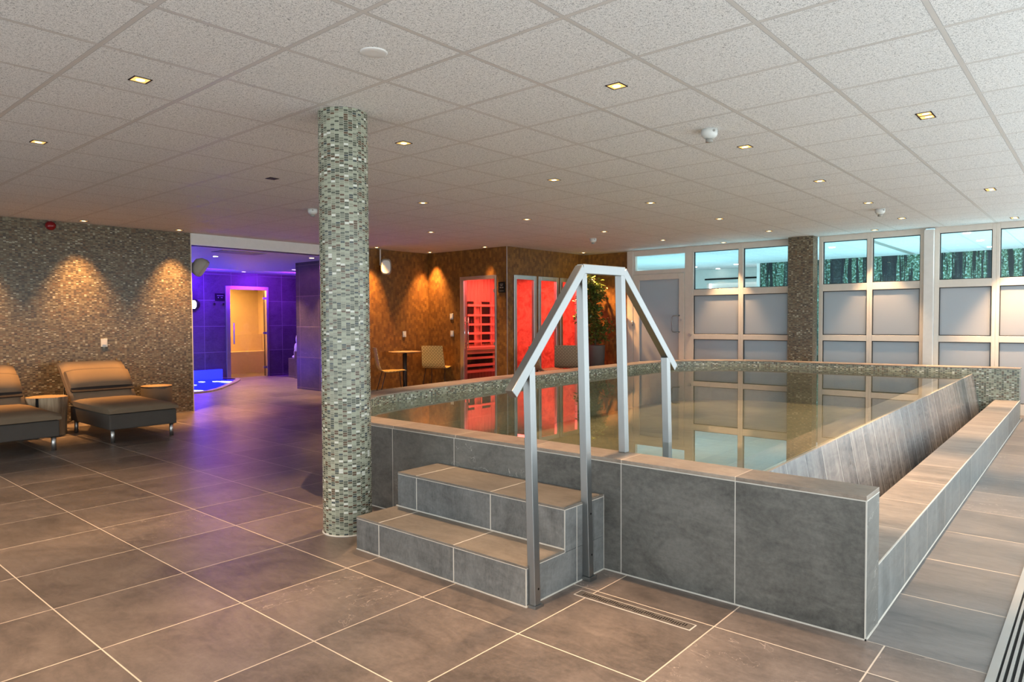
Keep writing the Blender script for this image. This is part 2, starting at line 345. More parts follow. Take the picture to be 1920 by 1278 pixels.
# ------------------------------------------------------------ mesh helper
class MB:
    def __init__(s): s.v = []; s.f = []; s.uv = []; s.mi = []; s.sm = []
    def face(s, pts, uvs=None, mi=0, smooth=False):
        i = len(s.v); pts = [Vector(p) for p in pts]; s.v += pts; s.f.append(tuple(range(i, i+len(pts))))
        if uvs is None:
            n = Vector((0, 0, 0))
            for a in range(len(pts)): 
                p, q = pts[a], pts[(a+1) % len(pts)]; n += p.cross(q)
            ax = max(range(3), key=lambda k: abs(n[k]))
            uvs = [((p.y, p.z) if ax == 0 else (p.x, p.z) if ax == 1 else (p.x, p.y)) for p in pts]
        s.uv.append(uvs); s.mi.append(mi); s.sm.append(smooth); return s
    def box(s, x0, x1, y0, y1, z0, z1, mi=0, skip=''):
        x0, x1 = sorted((x0, x1)); y0, y1 = sorted((y0, y1)); z0, z1 = sorted((z0, z1))
        F = {'b': [(x0, y0, z0), (x0, y1, z0), (x1, y1, z0), (x1, y0, z0)], 't': [(x0, y0, z1), (x1, y0, z1), (x1, y1, z1), (x0, y1, z1)],
             'f': [(x0, y0, z0), (x1, y0, z0), (x1, y0, z1), (x0, y0, z1)], 'k': [(x0, y1, z0), (x0, y1, z1), (x1, y1, z1), (x1, y1, z0)],
             'l': [(x0, y0, z0), (x0, y0, z1), (x0, y1, z1), (x0, y1, z0)], 'r': [(x1, y0, z0), (x1, y1, z0), (x1, y1, z1), (x1, y0, z1)]}
        for k, q in F.items():
            if k not in skip: s.face(q, mi=mi)
        return s
    def obox(s, c, ax, ay, az, mi=0):
        """box from centre and three half-axis vectors"""
        c, ax, ay, az = map(Vector, (c, ax, ay, az))
        P = lambda i, j, k: c+ax*i+ay*j+az*k
        for q in (((-1, -1, -1), (-1, 1, -1), (1, 1, -1), (1, -1, -1)), ((-1, -1, 1), (1, -1, 1), (1, 1, 1), (-1, 1, 1)), ((-1, -1, -1), (1, -1, -1), (1, -1, 1), (-1, -1, 1)),
                  ((-1, 1, -1), (-1, 1, 1), (1, 1, 1), (1, 1, -1)), ((-1, -1, -1), (-1, -1, 1), (-1, 1, 1), (-1, 1, -1)), ((1, -1, -1), (1, 1, -1), (1, 1, 1), (1, -1, 1))):
            s.face([P(*t) for t in q], mi=mi)
        return s
    def prism(s, poly, z0, z1, mi=0, top=True, bot=True):
        n = len(poly)
        if top: s.face([(x, y, z1) for x, y in poly], mi=mi)
        if bot: s.face([(x, y, z0) for x, y in reversed(poly)], mi=mi)
        u = 0
        for i in range(n):
            a, b = poly[i], poly[(i+1) % n]; L = math.dist(a, b)
            s.face([(*a, z0), (*b, z0), (*b, z1), (*a, z1)], [(u, z0), (u+L, z0), (u+L, z1), (u, z1)], mi); u += L
        return s
    def lathe(s, prof, cx=0, cy=0, n=24, mi=0, smooth=True, cz=0, caps=True):
        for j in range(len(prof)-1):
            (r0, z0), (r1, z1) = prof[j], prof[j+1]; rr = max(r0, r1, 1e-4)
            for i in range(n):
                a, b = 2*PI*i/n, 2*PI*(i+1)/n
                p = [(cx+r0*math.cos(a), cy+r0*math.sin(a), cz+z0), (cx+r0*math.cos(b), cy+r0*math.sin(b), cz+z0), (cx+r1*math.cos(b), cy+r1*math.sin(b), cz+z1), (cx+r1*math.cos(a), cy+r1*math.sin(a), cz+z1)]
                q = [(a*rr, z0), (b*rr, z0), (b*rr, z1), (a*rr, z1)]
                if r0 < 1e-5: p.pop(0); q.pop(0)
                elif r1 < 1e-5: p.pop(3); q.pop(3)
                s.face(p, q, mi, smooth)
        return s
    def cyl(s, cx, cy, z0, z1, r_, n=24, mi=0): return s.lathe([(0, z0), (r_, z0), (r_, z1), (0, z1)], cx, cy, n, mi, False if n < 10 else True)
    def tube(s, pts, r_, n=8, mi=0):
        pts = [Vector(p) for p in pts]; rings_ = []; up = None
        for i, p in enumerate(pts):
            t = (pts[min(i+1, len(pts)-1)]-pts[max(i-1, 0)]).normalized()
            if up is None: up = Vector((0, 0, 1)) if abs(t.z) < 0.9 else Vector((1, 0, 0))
            a = t.cross(up).normalized(); b = a.cross(t).normalized(); up = b
            rr = r_[i] if isinstance(r_, (list, tuple)) else r_
            rings_.append([p+a*rr*math.cos(2*PI*k/n)+b*rr*math.sin(2*PI*k/n) for k in range(n)])
        for i in range(len(rings_)-1):
            for k in range(n):
                k2 = (k+1) % n
                s.face([rings_[i][k], rings_[i][k2], rings_[i+1][k2], rings_[i+1][k]], mi=mi, smooth=True)
        s.face(list(reversed(rings_[0])), mi=mi); s.face(rings_[-1], mi=mi)
        return s
    def sphere(s, c, rx, ry, rz, n=14, m=9, mi=0):
        c = Vector(c)
        P = lambda i, j: c+Vector((rx*math.sin(PI*j/m)*math.cos(2*PI*i/n), ry*math.sin(PI*j/m)*math.sin(2*PI*i/n), -rz*math.cos(PI*j/m)))
        for j in range(m):
            for i in range(n):
                q = [P(i, j), P(i+1, j), P(i+1, j+1), P(i, j+1)]
                if j == 0: q = [q[0], q[2], q[3]]
                elif j == m-1: q = q[:3]
                s.face(q, mi=mi, smooth=True)
        return s
    def build(s, name, ms, parent=None, bevel=0, merge=False):
        off = wl(parent) if parent else Vector((0, 0, 0))
        me = D.meshes.new(name); me.from_pydata([tuple(v-off) for v in s.v], [], s.f)
        ul = me.uv_layers.new(name='UVMap'); k = 0
        for q in s.uv:
            for u in q: ul.data[k].uv = u; k += 1
        for p, mi, sm in zip(me.polygons, s.mi, s.sm): p.material_index = mi; p.use_smooth = sm
        for m in (ms if isinstance(ms, (list, tuple)) else [ms]): me.materials.append(MT[m] if isinstance(m, str) else m)
        if merge or bevel or any(s.sm):
            import bmesh
            bm = bmesh.new(); bm.from_mesh(me); bmesh.ops.remove_doubles(bm, verts=bm.verts, dist=0.00005); bm.to_mesh(me); bm.free()
        o = D.objects.new(name, me); COL.objects.link(o)
        if parent: o.parent = parent
        if bevel:
            b = o.modifiers.new('bevel', 'BEVEL'); b.width = bevel; b.segments = 2; b.limit_method = 'ANGLE'; b.angle_limit = 0.6
        return o
def wl(o):
    v = Vector((0, 0, 0))
    while o is not None: v += o.location; o = o.parent
    return v
def thing(name, label, cat, loc=(0, 0, 0), group=None):
    o = D.objects.new(name, None); o.location = loc; o.empty_display_size = 0.1; COL.objects.link(o)
    return tag(o, label, cat, group)
def tag(o, label, cat, group=None, kind=None):
    o['label'] = label; o['category'] = cat
    if group: o['group'] = group
    if kind: o['kind'] = kind
    return o
def struct(o, label=None):
    o['kind'] = 'structure'
    if label: o['label'] = label
    return o
def sroot(name, loc=(0, 0, 0)):
    o = D.objects.new(name, None); o.location = loc; o.empty_display_size = 0.1; COL.objects.link(o); o['kind'] = 'structure'; return o
def dup(root, loc=None, rz=None, label=None, group=None):
    c = root.copy(); COL.objects.link(c)
    if loc is not None: c.location = loc
    if rz is not None: c.rotation_euler = (0, 0, rz)
    if label: c['label'] = label
    if group: c['group'] = group
    for ch in list(root.children):
        d_ = ch.copy(); COL.objects.link(d_); d_.parent = c
        for g in list(ch.children):
            e = g.copy(); COL.objects.link(e); e.parent = d_
    return c

# ============================================================ SETTING
XL, YW, XR, YB = -10.25, 11.6, 0.60, -3.6
m = MB()
m.face([(-18, YB-0.2, 0), (-0.735, YB-0.2, 0), (-0.735, 3.085, 0), (-0.935, 17.4, 0), (-18, 17.4, 0)])
m.face([(-0.735, YB-0.2, 0), (XR+0.2, YB-0.2, 0), (XR+0.2, 3.085, 0), (-0.735, 3.085, 0)])
m.face([(-0.735, 3.085, 0), (XR+0.2, 3.085, 0), (XR+0.2, 17.4, 0), (-0.935, 17.4, 0)], mi=1)
struct(m.build('floor', ['floor', 'floor_strip']))
# ceiling of the pool hall, corridor and the next room
m = MB().box(XL-0.05, XR+0.2, YB-0.2, YW, CH, CH+0.08)
struct(m.build('ceiling', 'ceiling'))
struct(MB().box(-9.5, 2.2, YW, 17.5, CH, CH+0.08).build('ceiling', 'ceiling2'))
struct(MB().box(-17.6, XL-0.05, 4.3, 10.4, 2.457, 2.55).build('ceiling', 'white'))
# mosaic wall on the left with pale trim on its end
struct(MB().box(XL-0.16, XL, YB-0.2, 4.65, 0, CH).build('wall_left', 'mosaic_brown'))
struct(MB().box(XL-0.17, XL+0.004, 4.65, 4.662, 0, CH).build('trim_1', 'frame'))
# bulkhead over the opening to the corridor
struct(MB().box(XL-0.16, XL+0.01, 4.662, 7.5, 2.457, CH).build('wall_bulkhead', 'white'))
# brown clad walls
struct(MB().box(-10.15-0.2, -10.10, 7.5, 9.2, 0, CH).build('wall_brown_side', 'leather'))
m = MB()  # cabin front wall with door opening
m.box(-10.1, -9.21, 9.2, 9.3, 0, CH); m.box(-8.30, -8.05, 9.2, 9.3, 0, CH); m.box(-9.21, -8.30, 9.2, 9.3, 2.13, CH)
struct(m.build('wall_cabin_front', 'leather'))
struct(MB().box(-8.056, -8.044, 9.194, 9.206, 0, CH).build('trim_2', 'alu'))
m = MB()  # cabin side wall with three window openings
ys = [(9.3, 9.37), (10.02, 10.08), (10.71, 10.76), (11.38, 11.6)]
for a, b in ys: m.box(-8.15, -8.05, a, b, 0, CH)
[(m.box(-8.15, -8.05, a, b, 2.13, CH), m.box(-8.15, -8.05, a, b, 0, 0.08)) for a, b in ((9.37, 10.02), (10.08, 10.71), (10.76, 11.38))]
struct(m.build('wall_cabin_side', 'leather'))
struct(MB().box(-8.15, -7.03, 11.6, 11.72, 0, CH).build('wall_plant_niche', 'leather'))
struct(MB().box(-10.1, -8.15, 11.55, 11.7, 0, CH).build('wall_cabin_end', 'salt'))
# skirting strips
struct(MB().box(XL, XL+0.012, YB, 4.65, 0, 0.008).build('baseboard_left', 'coping'))
struct(MB().box(-10.10, -10.088, 7.5, 9.2, 0, 0.07).build('baseboard_side', 'stone'))
# corridor walls
struct(MB().box(-12.04, -10.30, 7.5, 7.7, 0, 2.456).build('wall_pier', 'corridor_x'))
m = MB(); m.box(-15.6, -15.4, 4.3, 7.76, 0, 2.5); m.box(-15.6, -15.4, 8.82, 10.4, 0, 2.5); m.box(-15.6, -15.4, 7.76, 8.82, 2.14, 2.5)
struct(m.build('wall_corridor_far', 'corridor'))
struct(MB().box(-15.4, -10.41, 4.3, 4.45, 0, 2.5).build('wall_corridor_left', 'corridor_x'))
struct(MB().box(-15.4, -12.04, 10.2, 10.35, 0, 2.5).build('wall_corridor_right', 'corridor_x'))
struct(MB().box(-12.2, -12.04, 7.7, 10.2, 0, 2.5).build('wall_corridor_inner', 'corridor'))
# steam room behind the amber door
MT['steam_wall'] = plain('beige steam room tile', (0.62, 0.50, 0.33), 0.6)
m = MB(); m.box(-17.4, -17.25, 7.0, 9.6, 0, 2.5); m.box(-17.4, -15.6, 6.85, 7.0, 0, 2.5); m.box(-17.4, -15.6, 9.6, 9.75, 0, 2.5)
struct(m.build('wall_steam_room', 'steam_wall'))
# outer walls: glazed right side and back
m = MB(); m.box(XR, XR+0.15, YB, YW+0.2, 0, 0.15); m.box(XR, XR+0.15, YB, YW+0.2, 2.52, CH)
struct(m.build('wall_right', 'white'))
m = MB(); m.box(XL, XR, YB-0.15, YB, 0, 0.15); m.box(XL, XR, YB-0.15, YB, 2.52, CH); m.box(XL, -9.4, YB-0.15, YB, 0.15, 2.52)
struct(m.build('wall_back', 'white'))
wn_ = 0
def glazing(name, pts, axis, pos):
    for (a, b) in pts:
        root = sroot(name); fm = MB(); g = MB()
        if axis == 'x':
            fm.box(pos, pos+0.07, a, a+0.05, 0.15, 2.52).box(pos, pos+0.07, b-0.05, b, 0.15, 2.52).box(pos, pos+0.07, a+0.05, b-0.05, 0.15, 0.21).box(pos, pos+0.07, a+0.05, b-0.05, 2.46, 2.52)
            g.face([(pos+0.03, a+0.05, 0.21), (pos+0.03, b-0.05, 0.21), (pos+0.03, b-0.05, 2.46), (pos+0.03, a+0.05, 2.46)])
        else:
            fm.box(a, a+0.05, pos-0.07, pos, 0.15, 2.52).box(b-0.05, b, pos-0.07, pos, 0.15, 2.52).box(a+0.05, b-0.05, pos-0.07, pos, 0.15, 0.21).box(a+0.05, b-0.05, pos-0.07, pos, 2.46, 2.52)
            g.face([(a+0.05, pos-0.03, 0.21), (b-0.05, pos-0.03, 0.21), (b-0.05, pos-0.03, 2.46), (a+0.05, pos-0.03, 2.46)])
        fm.build('window_frame', 'white', root); g.build('window_pane', 'clear', root)
glazing('window_8', [(YB+1.9*i, YB+1.9*(i+1)) for i in range(8)], 'x', XR+0.03)
glazing('window_9', [(-9.4+2.0*i, -9.4+2.0*(i+1)) for i in range(5)], 'y', YB-0.03)

# ---------------- window wall to the next room
Y0, Y1 = YW-0.04, YW+0.04
panes_z = [(0.15, 0.965, 'frosted'), (1.055, 1.745, 'frosted'), (1.855, 2.525, 'clear')]
def window_col(idx, x0, x1, left_w, right_w, zlow=0.0, dz=0.0):
    """one bay: frame around three stacked panes; glass from x0 to x1"""
    root = sroot('window_%d' % idx, ((x0+x1)/2, YW, 0)); fm = MB(); gk = MB()
    fm.box(x0-left_w, x0, Y0, Y1, 0, CH); fm.box(x1, x1+right_w, Y0, Y1, 0, CH)
    z = 0
    for a, b, mt_ in panes_z:
        a += dz*(a > 0.5); b += dz
        fm.box(x0, x1, Y0, Y1, z, a); z = b
        MB().box(x0+0.004, x1-0.004, YW-0.008, YW+0.008, a+0.004, b-0.004).build('window_pane', mt_, root)
        for q in ((x0, x0+0.01, a, b), (x1-0.01, x1, a, b), (x0, x1, a, a+0.01), (x0, x1, b-0.01, b)): gk.box(q[0], q[1], YW-0.02, YW+0.02, q[2], q[3])
    fm.box(x0, x1, Y0, Y1, z, CH)
    fm.build('window_frame', 'frame', root, bevel=0.004); gk.build('window_gasket', 'gasket', root)
window_col(1, -5.665, -4.835, 0.02, 0.043)
window_col(2, -4.749, -4.0, 0.043, 0.10)
window_col(3, -3.455, -2.815, 0.06, 0.038, dz=0.010)
window_col(4, -2.739, -2.105, 0.038, 0.06, dz=0.014)
window_col(5, -1.862, -1.236, 0.06, 0.045, dz=0.016)
window_col(6, -1.146, -0.46, 0.045, 0.06, dz=0.018)
window_col(7, -0.34, 0.52, 0.06, 0.08, dz=0.018)
# white box post
tag(MB().box(-2.045, -1.922, YW-0.12, YW+0.06, 0, CH-0.03).build('post', 'white', bevel=0.004), 'smooth white boxed post between the window bays right of the square pillar', 'post')
# glazed door with its transom
dr = sroot('door_1', (-6.3, YW, 0)); fm = MB()
fm.box(-7.03, -6.90, Y0-0.02, Y1, 0, CH); fm.box(-5.835, -5.685, Y0, Y1, 0, CH); fm.box(-6.90, -5.835, Y0, Y1, 2.522, CH); fm.box(-6.90, -5.835, Y0, Y1, 2.17, 2.245); fm.box(-6.90, -6.86, Y0, Y1, 2.245, 2.522)
fm.build('door_frame', 'frame', dr, bevel=0.004)
lf = MB(); Ya, Yb = YW-0.055, YW+0.01
lf.box(-6.895, -6.765, Ya, Yb, 0.01, 2.165); lf.box(-5.945, -5.84, Ya, Yb, 0.01, 2.165); lf.box(-6.765, -5.945, Ya, Yb, 2.06, 2.165); lf.box(-6.765, -5.945, Ya, Yb, 0.01, 0.2)
leaf_o = lf.build('door_leaf', 'frame', dr, bevel=0.004)
MB().box(-6.765, -5.945, YW-0.035, YW-0.015, 0.2, 2.06).build('door_pane', 'frosted', dr)
MB().box(-6.86, -5.84, YW-0.01, YW+0.01, 2.247, 2.52).build('transom_pane', 'clear', dr)
yy = Ya-0.07
hb = MB().tube([(-5.93, Ya, 1.39), (-5.955, yy, 1.39), (-6.02, yy, 1.385), (-6.045, yy, 1.36), (-6.045, yy, 1.12), (-6.02, yy, 1.095), (-5.955, yy, 1.09), (-5.93, Ya, 1.09)], 0.011, 8)
hb.build('door_handle', 'steel', leaf_o)
MB().tube([(-5.895, Ya-0.012, 1.305), (-5.895, Ya+0.002, 1.305)], 0.022, 12).build('door_lock', 'alu', leaf_o)
for z in (0.35, 1.25, 1.95): MB().tube([(-6.905, Ya-0.012, z-0.05), (-6.905, Ya-0.012, z+0.05)], 0.012, 8).build('hinge', 'alu', leaf_o)
MB().tube([(-5.73, Y0-0.04, 1.04), (-5.73, Y0, 1.04)], 0.03, 12).build('door_stop', 'alu', dr)
# ---------------- next room
struct(MB().box(-6.23, 2.2, 16.15, 16.3, 0, CH).build('wall_forest', 'forest'))
struct(MB().box(-6.29, -6.23, 16.10, 16.3, 0, CH).build('trim_3', 'white'))
m = MB(); m.box(-9.4, -8.1, 17.3, 17.45, 0, CH); m.box(-8.1, -6.2, 17.3, 17.45, 2.26, CH); m.box(-8.1, -6.2, 17.6, 17.7, 0, 2.3)
struct(m.build('wall_next_room', 'white'))
struct(MB().box(-9.5, -9.35, 11.7, 17.45, 0, CH).build('wall_next_left', 'white'))
tag(MB().box(-8.15, -6.65, 17.285, 17.31, 2.345, 2.385).build('air_slot', 'black'), 'long dark air slot high on the white wall seen through the upper glass', 'vent')

# ============================================================ POOL
def drift(y): return -0.0140*(y-3.1)
pool = thing('raised_pool', 'raised indoor pool clad in grey stone tiles with a mosaic rim', 'pool', (-3.0, 7.0, 0))
YF = 3.085
XE = -0.742
m = MB().box(-4.45, XE, YF, 3.29, 0, 0.578)
m.build('front_wall', 'stone', pool)
MB().box(-4.45, XE, YF-0.001, 3.292, 0.581, 0.600).build('front_coping', 'coping', pool, bevel=0.002)
g = MB()
for x in (-1.3, -1.915, -2.53, -3.155, -3.765, -4.3): g.box(x-0.002, x+0.002, YF-0.0015, YF+0.001, 0, 0.578)
g.box(-4.45, XE, YF-0.0012, YF+0.002, 0.5765, 0.5815); g.box(-4.45, XE+0.004, YF-0.004, YF+0.002, 0, 0.006)
g.box(XE-0.004, XE+0.0015, YF-0.0015, YF+0.003, 0, 0.580); g.box(XE-0.002, XE+0.0012, YF, 3.29, 0.5765, 0.5815)
g.box(XE-0.002, XE+0.004, YF-0.004, 3.29, 0, 0.006)
g.build('front_grout', 'grout', pool)
# rim path (inner edge), from behind the round pillar to the far right end
def arc(cx, cy, r_, a0, a1, n): return [(cx+r_*math.cos(math.radians(a0+(a1-a0)*i/n)), cy+r_*math.sin(math.radians(a0+(a1-a0)*i/n))) for i in range(n+1)]
inner = [(-4.30, 3.30), (-4.40, 3.34), (-4.52, 3.42), (-4.70, 3.58), (-4.84, 3.80), (-4.92, 4.10), (-4.98, 4.5), (-5.06, 5.1), (-5.12, 5.8), (-5.14, 6.5), (-5.17, 7.3), (-5.20, 8.2)]+arc(-3.75, 9.20, 1.47, 178, 92, 16)+[(-3.0, 10.70), (-2.0, 10.76), (-1.38, 10.86), (-1.0, 10.92), (-0.862, 10.94)]
def offset(path, w):
    out = []
    for i, p in enumerate(path):
        a = path[max(i-1, 0)]; b = path[min(i+1, len(path)-1)]; t = Vector((b[0]-a[0], b[1]-a[1])).normalized()
        out.append((p[0]-t.y*w, p[1]+t.x*w))
    return out
outer = offset(inner, 0.30 if True else 0)
outer[:6] = [(-4.30, 3.085), (-4.45, 3.090), (-4.64, 3.14), (-4.88, 3.34), (-5.06, 3.62), (-5.17, 4.0)]; outer[-1] = (outer[-1][0], inner[-1][1]+0.24)
outer[-1] = (-0.862, 11.18)
ZR = 0.672
def strip(path, z0, z1, mt_, name, flip=False, base=0.0):
    m = MB(); u = 0
    for a, b in zip(path, path[1:]):
        L = math.dist(a, b); q = [(*a, z0), (*b, z0), (*b, z1), (*a, z1)]; w = [(u, z0), (u+L, z0), (u+L, z1), (u, z1)]
        if flip: q.reverse(); w.reverse()
        m.face(q, w); u += L
    return m
mi_ = MB(); u = 0          # mosaic above the water line, plain basin tile below it
for a, b in zip(inner, inner[1:]):
    L = math.dist(a, b); split = 0.575 if a[0] < -1.5 else 0.0
    mi_.face([(*b, split), (*a, split), (*a, ZR-0.012), (*b, ZR-0.012)], [(u+L, split), (u, split), (u, ZR-0.012), (u+L, ZR-0.012)])
    if split: mi_.face([(*b, 0.03), (*a, 0.03), (*a, split), (*b, split)], [(u+L, 0.03), (u, 0.03), (u, split), (u+L, split)], 1)
    u += L
u = 0
mo = strip(outer, 0.0, ZR-0.012, 'mosaic', 'x')
mi_.v  # rim wall: inner mosaic face, outer mosaic face, end cap
base_i = mi_
for q, w in zip(mo.f, mo.uv): base_i.face([mo.v[k] for k in q], w)
base_i.face([(*inner[-1], 0.0), (*outer[-1], 0.0), (*outer[-1], ZR-0.012), (*inner[-1], ZR-0.012)])
base_i.face([(*inner[0], 0.0), (*inner[0], ZR-0.012), (*outer[0], ZR-0.012), (*outer[0], 0.0)])
base_i.build('rim_wall', ['mosaic', 'basin'], pool)
m = MB(); ii = offset(inner, -0.006); oo = offset(outer, 0.006)
ii[-1] = (-0.855, 10.935); oo[-1] = (-0.855, 11.186)
u = 0
for k in range(len(ii)-1):
    a, b, c, e = ii[k], ii[k+1], oo[k+1], oo[k]; L = math.dist(a, b)
    m.face([(*a, ZR), (*b, ZR), (*c, ZR), (*e, ZR)], [(u, 0), (u+L, 0), (u+L, .3), (u, .3)])
    m.face([(*b, ZR-0.012), (*b, ZR), (*a, ZR), (*a, ZR-0.012)], [(u+L, 0), (u+L, .012), (u, .012), (u, 0)])
    m.face([(*e, ZR-0.012), (*e, ZR), (*c, ZR), (*c, ZR-0.012)], [(u, 0), (u, .012), (u+L, .012), (u+L, 0)])
    m.face([(*a, ZR-0.012), (*e, ZR-0.012), (*c, ZR-0.012), (*b, ZR-0.012)]); u += L
m.face([(*ii[-1], ZR-0.012), (*oo[-1], ZR-0.012), (*oo[-1], ZR), (*ii[-1], ZR)])
m.face([(*ii[0], ZR-0.012), (*ii[0], ZR), (*oo[0], ZR), (*oo[0], ZR-0.012)])
m.build('rim_coping', 'coping', pool)
# overflow slope on the right
def sl(y, x, z): return (x+drift(y), y, z)
m = MB(); ya, yb = 3.29, 10.93; L = yb-ya
def quad(x0, z0, x1, z1, mb, mi=0, uo=0):
    w = math.hypot(x1-x0, z1-z0)
    mb.face([sl(ya, x0, z0), sl(yb, x0, z0), sl(yb, x1, z1), sl(ya, x1, z1)], [(ya, uo), (yb, uo), (yb, uo+w), (ya, uo+w)], mi)
quad(-1.150, 0.06, -1.245, 0.583, m)
m.build('overflow_slope', 'slope', pool)
m = MB(); quad(-1.245, 0.583, -1.262, 0.586, m); quad(-1.262, 0.586, -1.272, 0.583, m); m.build('overflow_edge', 'edge', pool)
m = MB(); m.face([sl(ya, -1.272, 0.583), sl(yb, -1.272, 0.583), sl(yb, -1.272, 0.05), sl(ya, -1.272, 0.05)]); quad(-1.62, 0.50, -1.272, 0.52, m)
m.face([sl(ya, -1.62, 0.05), sl(yb, -1.62, 0.05), sl(yb, -1.62, 0.50), sl(ya, -1.62, 0.50)]); m.build('underwater_ledge', 'bench', pool)
m = MB(); quad(-1.150, 0.06, -1.0, 0.06, m); m.build('overflow_gutter', 'black', pool)
# bench beside the channel
m = MB(); zb = 0.262
quad(-0.742, 0.0, -0.742, zb, m, 0); m.build('bench_face', 'benchface', pool)
m = MB(); m.face([sl(3.29, -1.0, 0.06), sl(10.93, -1.0, 0.06), sl(10.93, -1.0, zb), sl(3.29, -1.0, zb)][::-1]); 
m.face([sl(3.29, -1.0, zb), sl(3.29, -0.742, zb), sl(11.0, -0.742, zb), sl(11.0, -1.0, zb)])
m.build('bench_top', 'bench', pool)
g = MB(); g.face([sl(3.29, -0.7405, zb-0.006), sl(11.0, -0.7405, zb-0.006), sl(11.0, -0.7405, zb+0.001), sl(3.29, -0.7405, zb+0.001)])
g.face([sl(3.29, -0.7405, zb+0.001), sl(11.0, -0.7405, zb+0.001), sl(11.0, -0.746, zb+0.001), sl(3.29, -0.746, zb+0.001)])
g.face([sl(3.1, -0.741, 0.0), sl(11.2, -0.741, 0.0), sl(11.2, -0.741, 0.007), sl(3.1, -0.741, 0.007)]); g.face([sl(3.1, -0.741, 0.003), sl(3.1, -0.736, 0.001), sl(11.2, -0.736, 0.001), sl(11.2, -0.741, 0.003)][::-1])
g.build('bench_grout', 'grout', pool)
# basin
bas = [(-1.27, 3.29)]+[(-1.27+drift(10.9), 10.93)]+list(reversed(inner[1:-2]))+[(-4.05, 3.29)]
m = MB(); m.face([(x, y, 0.05) for x, y in bas]); m.face([(-4.2, 3.29, 0.05), (-4.2, 3.29, 0.578), (-1.2, 3.29, 0.578), (-1.2, 3.29, 0.05)])
m.build('basin', 'basin', pool)
wt = MB().face([(x, y, 0.588) for x, y in [(-1.255, 3.29), (-1.255+drift(10.93), 10.93)]+list(reversed(inner[1:-1]))+[(-4.05, 3.29)]]).build('pool_water', 'water')
tag(wt, 'still clear water filling the raised pool to its front edge', 'water', kind='stuff')

# ---------------- steps
st = thing('pool_steps', 'two grey stone steps with brown treads leading up to the pool', 'steps', (-2.66, 2.75, 0))
SX0, SX1, SY1, SY2, SB = -3.305, -2.022, 2.435, 2.735, YF
SXL2 = -3.29
MB().box(SX0, SX1, SY1, SB-0.001, 0, 0.178).build('lower_riser', 'riser', st)
MB().box(SXL2, SX1, SY2, SB-0.001, 0.180, 0.388).build('upper_riser', 'riser', st)
MB().box(SX0, SX1, SY1-0.001, SY2, 0.180, 0.192).build('lower_tread', 'tread', st, bevel=0.0015)
MB().box(SXL2, SX1, SY2-0.001, SB-0.002, 0.391, 0.403).build('upper_tread', 'tread', st, bevel=0.0015)
g = MB(); e = 0.0012
g.box(SX0, SX1+e, SY1-e, SY1+0.002, 0.1775, 0.1808); g.box(SXL2, SX1+e, SY2-e, SY2+0.002, 0.388, 0.3915)
g.box(SX0, SX1+0.004, SY1-0.004, SY1, 0, 0.005); g.box(SX0, SX1+e, SY2-0.004, SY2, 0.192, 0.198)
g.box(SX1-0.003, SX1+e, SY1-e, SY1+0.004, 0, 0.178); g.box(SX1-0.003, SX1+e, SY2-e, SY2+0.003, 0.18, 0.388)
g.box(SX1, SX1+0.004, SY1, SB, 0, 0.006); g.box(SX1-0.002, SX1+e, SY1, SY2, 0.1775, 0.1808); g.box(SX1-0.002, SX1+e, SY2, SB, 0.388, 0.3915)
for x, hi in ((-3.10, 0), (-2.50, 0)): g.box(x-0.003, x+0.003, SY1-e, SY1, 0, 0.178)
for x in (-3.12, -2.52): g.box(x-0.003, x+0.003, SY2-e, SY2, 0.198, 0.388); g.box(x-0.003, x+0.003, SY2, SB, 0.401, 0.4038)
for x in (-3.10, -2.50): g.box(x-0.003, x+0.003, SY1, SY2, 0.190, 0.1928)
g.box(SX1-0.001, SX1+e, 2.835, 2.839, 0, 0.39); g.box(SX1-0.001, SX1+e, SB-0.003, SB, 0, 0.4)
g.build('step_grout', 'grout', st)

# ---------------- handrail (leans slightly, as in the photo)
hr = thing('handrail', 'brushed steel square-tube handrail arching over the pool edge beside the steps', 'handrail', (-2.0, 3.0, 0))
def hx(z): return -2.001-0.025*z
S = 0.021
def bar(name, P, Q, hw=S, hd=S):
    """square tube between two (y,z) nodes in the rail plane"""
    a = Vector((hx(P[1]), P[0], P[1])); b = Vector((hx(Q[1]), Q[0], Q[1])); t = (b-a).normalized()
    x = Vector((1, 0, 0)); x = (x-t*x.dot(t)).normalized(); n = t.cross(x)
    return MB().obox((a+b)/2, x*hw, n*hd, t*(b-a).length/2).build(name, 'steel', hr, bevel=0.0025)
for y, z0, z1 in ((2.470, 0.012, 1.115), (2.908, 0.020, 1.565), (3.276, 0.600, 1.575), (3.770, 0.052, 1.10)):
    p = bar('post', (y, z0), (y, z1))
    if z0 < 0.03:
        for zz in ((0.085,) if y < 2.6 else (0.13, 0.34)): MB().tube([(hx(zz)+S-0.002, y+0.006, zz), (hx(zz)+S+0.001, y+0.006, zz)], 0.0055, 8).build('bolt_hole', 'black', p)
MB().box(hx(0)-0.03, hx(0)+0.03, 2.44, 2.50, 0.0, 0.012).build('foot_plate', 'steel', hr); MB().box(hx(0)-0.03, hx(0)+0.03, 2.88, 2.94, 0.0, 0.02).build('foot_plate', 'steel', hr)
MB().box(-2.05, -1.97, 3.745, 3.795, 0.05, 0.052).build('foot_plate', 'steel', hr)
bar('top_rail', (2.900, 1.588), (3.298, 1.593), S+0.001, 0.024)
bar('sloping_rail', (2.338, 0.998), (2.905, 1.590), S+0.001, 0.024)
bar('sloping_rail', (3.292, 1.592), (3.862, 1.032), S+0.001, 0.024)

